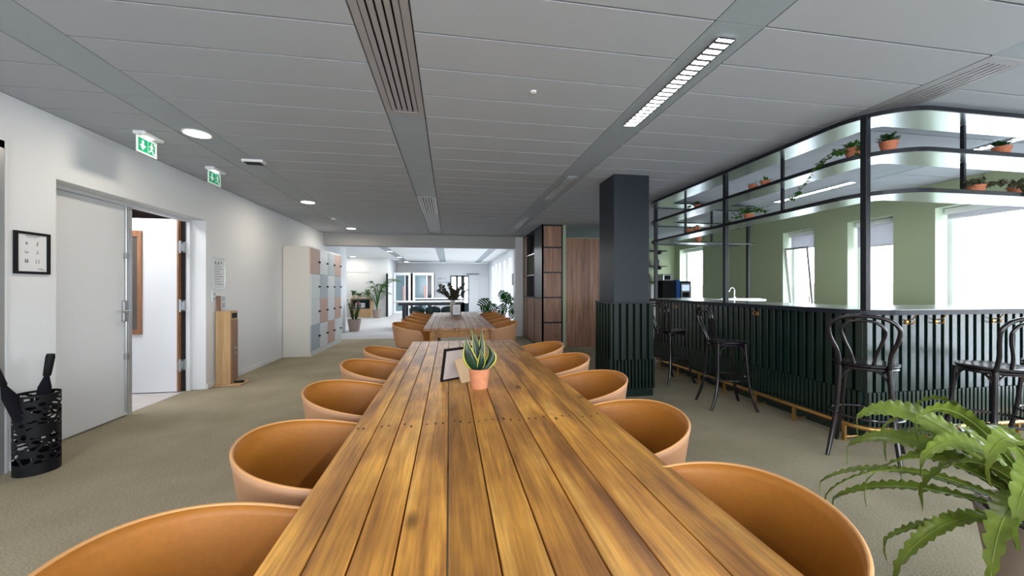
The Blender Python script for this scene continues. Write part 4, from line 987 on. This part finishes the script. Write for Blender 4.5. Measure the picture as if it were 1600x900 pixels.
# ---------------- far room contents ----------------
def plant_pot(name,label,x,y,r,h,matn='pot_taupe',z=0):
    t=thing(name,label,'plant',(x,y,z)); p_=MB(); pot(p_,(x,y,z),r,h,taper=.7,rim=False,n=24); mk('pot',p_,matn,t,smooth=True)
    mk('soil',MB().lathe([(r*.88,0),(r*.88,.01)],(x,y,z+h*.88),16),'soil',t); return t
t=plant_pot('potted_zz_plant','dark upright leafy plant in a taupe pot at the end of the lockers wall',-2.92,12.55,.20,.38)
rn=random.Random(8)
for k in range(13):
    a=rn.uniform(0,2*PI); sp_=rn.uniform(.03,.22); hh=rn.uniform(.4,.68)
    p0=Vector((-2.92+cos(a)*.05,12.55+sin(a)*.05,.34)); p1=p0+Vector((cos(a)*sp_,sin(a)*sp_,hh)); s_=MB().tube([p0,p0.lerp(p1,.5)+Vector((0,0,.03)),p1],[.012,.009,.004],5,mi=1)
    for j in range(20):
        u=.15+.85*j/20; q=p0.lerp(p1,u); d=Vector((cos(a+j*2.4),sin(a+j*2.4),.5)); leaf(s_,q,d,(0,0,1),.10,.05,n=2)
    mk('stem',s_,['leaf_dark','leaf_green'],t)
t=plant_pot('potted_palm','tall palm in a taupe pot in the far room, left of the glass booths',-3.22,18.0,.20,.36)
for k in range(16):
    a=2*PI*k/16+rn.uniform(-.2,.2); L=rn.uniform(.5,.95); hh=rn.uniform(.5,1.45)
    if k%5==0: a=R(-5+k*3); L=1.0; hh=1.45
    p0=Vector((-3.22,18.0,.33)); pts=[]
    for j in range(8):
        u=j/7; pts.append(p0+Vector((cos(a)*L*u**1.6,sin(a)*L*u**1.6*.5,hh*math.sin(u*PI*.62))))
    s_=MB().tube(pts,[.012]*4+[.008,.006,.004,.003],5,mi=1)
    for j in range(22):
        u=.35+.65*j/22; q=pts[int(u*7)].lerp(pts[min(7,int(u*7)+1)],u*7-int(u*7)); sd=1 if j%2 else -1
        d=Vector((cos(a)*.7-sin(a)*sd*.6,sin(a)*.7+cos(a)*sd*.6,-.25)); leaf(s_,q,d,(0,0,1),.28,.04,n=2)
    mk('palm_frond',s_,['leaf_green','leaf_green'],t)
t=plant_pot('potted_monstera','split-leaf plant with big glossy leaves beside the windows, behind the far table',1.50,10.9,.20,.40)
def monstera_leaf(mb,c,d,up,Sz):
    c,d,up=Vector(c),Vector(d).normalized(),Vector(up); s=d.cross(up).normalized(); u=s.cross(d)
    lobes=6
    def P(t,w,z=0): return c+d*(Sz*t)+s*(w*Sz)+u*(z*Sz)
    for sd in(-1,1):
        for k in range(lobes):
            t0=-.12+1.05*k/lobes; t1=t0+1.05/lobes*.72
            wd=.52*math.sin(PI*min(.98,(k+1.0)/(lobes+1.2)))**.7
            V=[P(max(t0,0),0),P(max(t1,0),0),P(t1+.16,sd*wd*.96,-.08),P(t0+.17,sd*wd,-.08),P(t0+.05,sd*wd*.5,.02),P(t1+.06,sd*wd*.5,.02)]
            mb.add(V,[(0,1,5,4),(4,5,2,3)] if sd>0 else [(0,4,5,1),(4,3,2,5)])
for k,(dx,dz,sz,az) in enumerate([(-.38,.62,.32,200),(-.15,.46,.28,230),(.05,.72,.26,300),(.18,.82,.30,250),(.30,.55,.28,280),(-.02,.30,.28,260),(.24,.34,.26,300),(-.42,.42,.2,180),(-.30,.28,.26,220),(.34,.70,.22,320),(.08,.5,.24,240),(.0,.9,.22,90)]):
    p0=Vector((1.5,10.9,.38)); tip=p0+Vector((dx,-.05*k%.2-.1,dz)); s_=MB().tube([p0,p0.lerp(tip,.5)+Vector((0,0,.1)),tip],[.010,.008,.006],6,mi=1)
    monstera_leaf(s_,tip,(cos(R(az))*.9,-.15,-.55+.3*sin(k)),(.15,-1,.35),sz*1.12)
    mk('leaf',s_,['leaf_split','leaf_green'],t)
# sideboard with things
t=thing('sideboard','low oak sideboard with a dark open compartment in the far room','cabinet',(-4.0,18.6,0))
mk('carcass',MB().box(-4.45,-3.55,18.35,18.85,0,.40).box(-4.45,-3.55,18.35,18.85,.84,.88).box(-3.60,-3.55,18.35,18.85,.40,.84).box(-4.45,-4.40,18.35,18.85,.40,.84),'oak',t)
mk('open_bay',MB().box(-4.40,-3.60,18.80,18.85,.40,.84).box(-4.40,-3.60,18.345,18.8,.40,.44).box(-4.40,-3.60,18.345,18.8,.78,.84),'dark_teal',t)
def small(name,label,cat,mb,m,**k):
    o=mk(name,mb,m,**k); o['label']=label; o['category']=cat; return o
small('storage_box','white box inside the sideboard bay','box',B(-4.25,-3.85,18.45,18.7,.441,.66),'paper')
t=thing('flower_bunch','small bunch of pink flowers in front of the sideboard','flowers',(-4.12,18.42,.44)); f_=MB()
for k in range(14): f_.lathe([(.02,-.02),(.04,0),(.02,.03)],(-4.12+rn.uniform(-.07,.07),18.40+rn.uniform(-.03,.03),.62+rn.uniform(-.08,.10)),8)
mk('blossom',f_,'flower_pink',t); mk('stem',MB().tube([(-4.12,18.42,.441),(-4.12,18.41,.6)],.012,6),'leaf_green',t)
for k,(x,hh,lb) in enumerate(((-4.36,.34,'small green plant at the left end of the sideboard top'),(-4.12,.14,'low green plant in the middle of the sideboard top'),(-3.72,.44,'taller green plant at the right end of the sideboard top'))):
    t=plant_pot('potted_plant',lb,x,18.6,.07,.09,'vase_cream',z=.88); f_=MB()
    for j in range(60):
        a=rn.uniform(0,2*PI); q=Vector((x+cos(a)*rn.uniform(0,.09),18.6+sin(a)*rn.uniform(0,.09),.96+rn.uniform(0,hh*.6))); leaf(f_,q,(cos(a)*.5,sin(a)*.5,.8),(0,0,1),.13,.045,n=2)
    mk('foliage',f_,'leaf_green',t)
# door in far side wall
d3=thing('door_3',None,None,(-4.2,18.88,0),kind='structure')
mk('door_panel',B(-4.75,-3.75,18.875,18.9,0,2.1),'far_tile',d3); mk('door_rail',B(-4.8,-3.7,18.85,18.875,2.1,2.16),'frame_white',d3)
# meeting booths
for k,(a,b,lb) in enumerate(((-3.02,-1.98,'left white-framed glass meeting booth against the far wall'),(-1.88,-.80,'right white-framed glass meeting booth, next to the wall lettering'))):
    t=thing('phone_booth',lb,'booth',((a+b)/2,21.1,0),group='white-framed glass booths'); y=20.4
    if k==0: a=-2.84
    mk('frame',MB().box(a,a+.12,y,y+.1,0,2.15).box(b-.12,b,y,y+.1,0,2.15).box(a+.12,b-.12,y,y+.1,2.0,2.15).box(a+.12,b-.12,y,y+.1,0,.16).box(a+(b-a)*.64,a+(b-a)*.70,y,y+.1,.16,2.0),'frame_white',t,bevel=.03)
    mk('cabin',B(a+.01,b-.01,y+.1,21.89,0,2.13),'blue_black',t)
    mk('glass_door',B(a+.12,a+(b-a)*.64,y+.04,y+.06,.16,2.0),'glass_teal',t); mk('side_pane',B(a+(b-a)*.70,b-.12,y+.04,y+.06,.16,2.0),'glass_dark',t)
    mk('handle',B(a+(b-a)*.54,a+(b-a)*.62,y,y+.03,.7,1.45),'pink_metal',t)
small('black_screen_panel','tall narrow black panel at the left side of the booths','panel',B(-2.93,-2.87,18.65,18.88,.0,2.03),'black_plastic',bevel=.01)
# wall lettering: two faint rows, unreadable at this distance
lm=MB()
for r_,(z,n_) in enumerate(((1.84,5),(1.62,8))):
    for k in range(n_): lm.box(-.62+.10*k,-.62+.10*k+random.uniform(.04,.08),21.89,21.9,z,z+.09)
mk('wall_lettering',lm,'locker_blue',wf)
# windows and sliding door in far wall
w=thing('window_10',None,None,(.55,21.95,1),kind='structure')
mk('window_frame',MB().box(.06,.14,21.85,21.95,.0,2.05).box(.36,.50,21.85,21.95,.0,2.05).box(.66,.86,21.85,21.95,.0,2.05).box(1.04,1.1,21.85,21.95,0,2.05).box(.14,1.04,21.85,21.95,1.98,2.05).box(.14,1.04,21.85,21.95,0,.5),'dark_teal',w)
mk('pane',B(.1,1.08,21.96,21.97,.0,2.05),'window_glass',w)
d4=thing('door_4',None,None,(1.4,21.85,0),kind='structure')
mk('door_panel',B(1.1,1.66,21.84,21.88,0.01,2.1),'far_tile',d4); mk('door_rail',B(.95,1.68,21.80,21.84,2.12,2.17),'print_grey',d4); mk('door_handle',B(1.14,1.17,21.81,21.84,.95,1.15),'steel',d4)
# tables in the far room
def high_table(label,x0,x1,y0,y1,z):
    t=thing('white_table',label,'table',((x0+x1)/2,(y0+y1)/2,0)); mk('tabletop',B(x0,x1,y0,y1,z-.04,z),'table_white',t,bevel=.01)
    mk('apron',B(x0+.12,x1-.12,y0+.1,y1-.1,z-.13,z-.041),'navy',t)
    for x in (x0+.25,x1-.36):
        for y in (y0+.1,y1-.22): mk('leg',B(x,x+.11,y,y+.11,0,z-.13),'navy',t)
high_table('white-topped table with dark legs just beyond the white beam',-1.78,.52,12.9,13.9,.90)
high_table('second white-topped table farther back in the far room',-1.55,.62,16.8,17.6,.90)
gc=thing('dark_shell_chair','x','chair',(0,0,0))
gm=MB(); vs=[]; NA=28
for (rr,zz) in ((0,.45),(.7,.45),(.9,.50),(1,.72)):
    for k in range(NA):
        ph=2*PI*k/NA; hgt=zz if zz<.6 else .60+.17*max(0,-sin(ph))**.6+.0
        vs.append((cos(ph)*.25*rr,sin(ph)*.24*rr,hgt))
fs=[(i*NA+k,i*NA+(k+1)%NA,(i+1)*NA+(k+1)%NA,(i+1)*NA+k) for i in range(3) for k in range(NA)]
o=mk('shell',gm.add(vs,fs),'dark_teal',gc,local=True,smooth=True); m_=o.modifiers.new('s','SOLIDIFY'); m_.thickness=.02
for a in (-1,1):
    for b in (-1,1): mk('leg',MB().tube([(a*.1,b*.1,.44),(a*.2,b*.2,0.003)],.013,6),'table_white',gc,local=True)
gl_=[(-1.02,'left'),(-.52,'middle'),(-.02,'right')]
for i,(x,nm) in enumerate(gl_):
    lb=nm+'most dark green shell chair tucked under the white-topped table' if nm!='middle' else 'middle dark green shell chair tucked under the white-topped table'
    if i==0: gc.location=(x,12.62,0); gc['label']=lb; gc['group']='dark green chairs at the white table'
    else: dup(gc,(x,12.62,0),0,lb,'dark green chairs at the white table')
small('wall_sign','small dark vertical sign on the far right wall between the windows','sign',B(2.185,2.2,13.0,13.35,1.45,1.85),'print_grey')
print('tiles',cnt,'objs',len(bpy.data.objects))
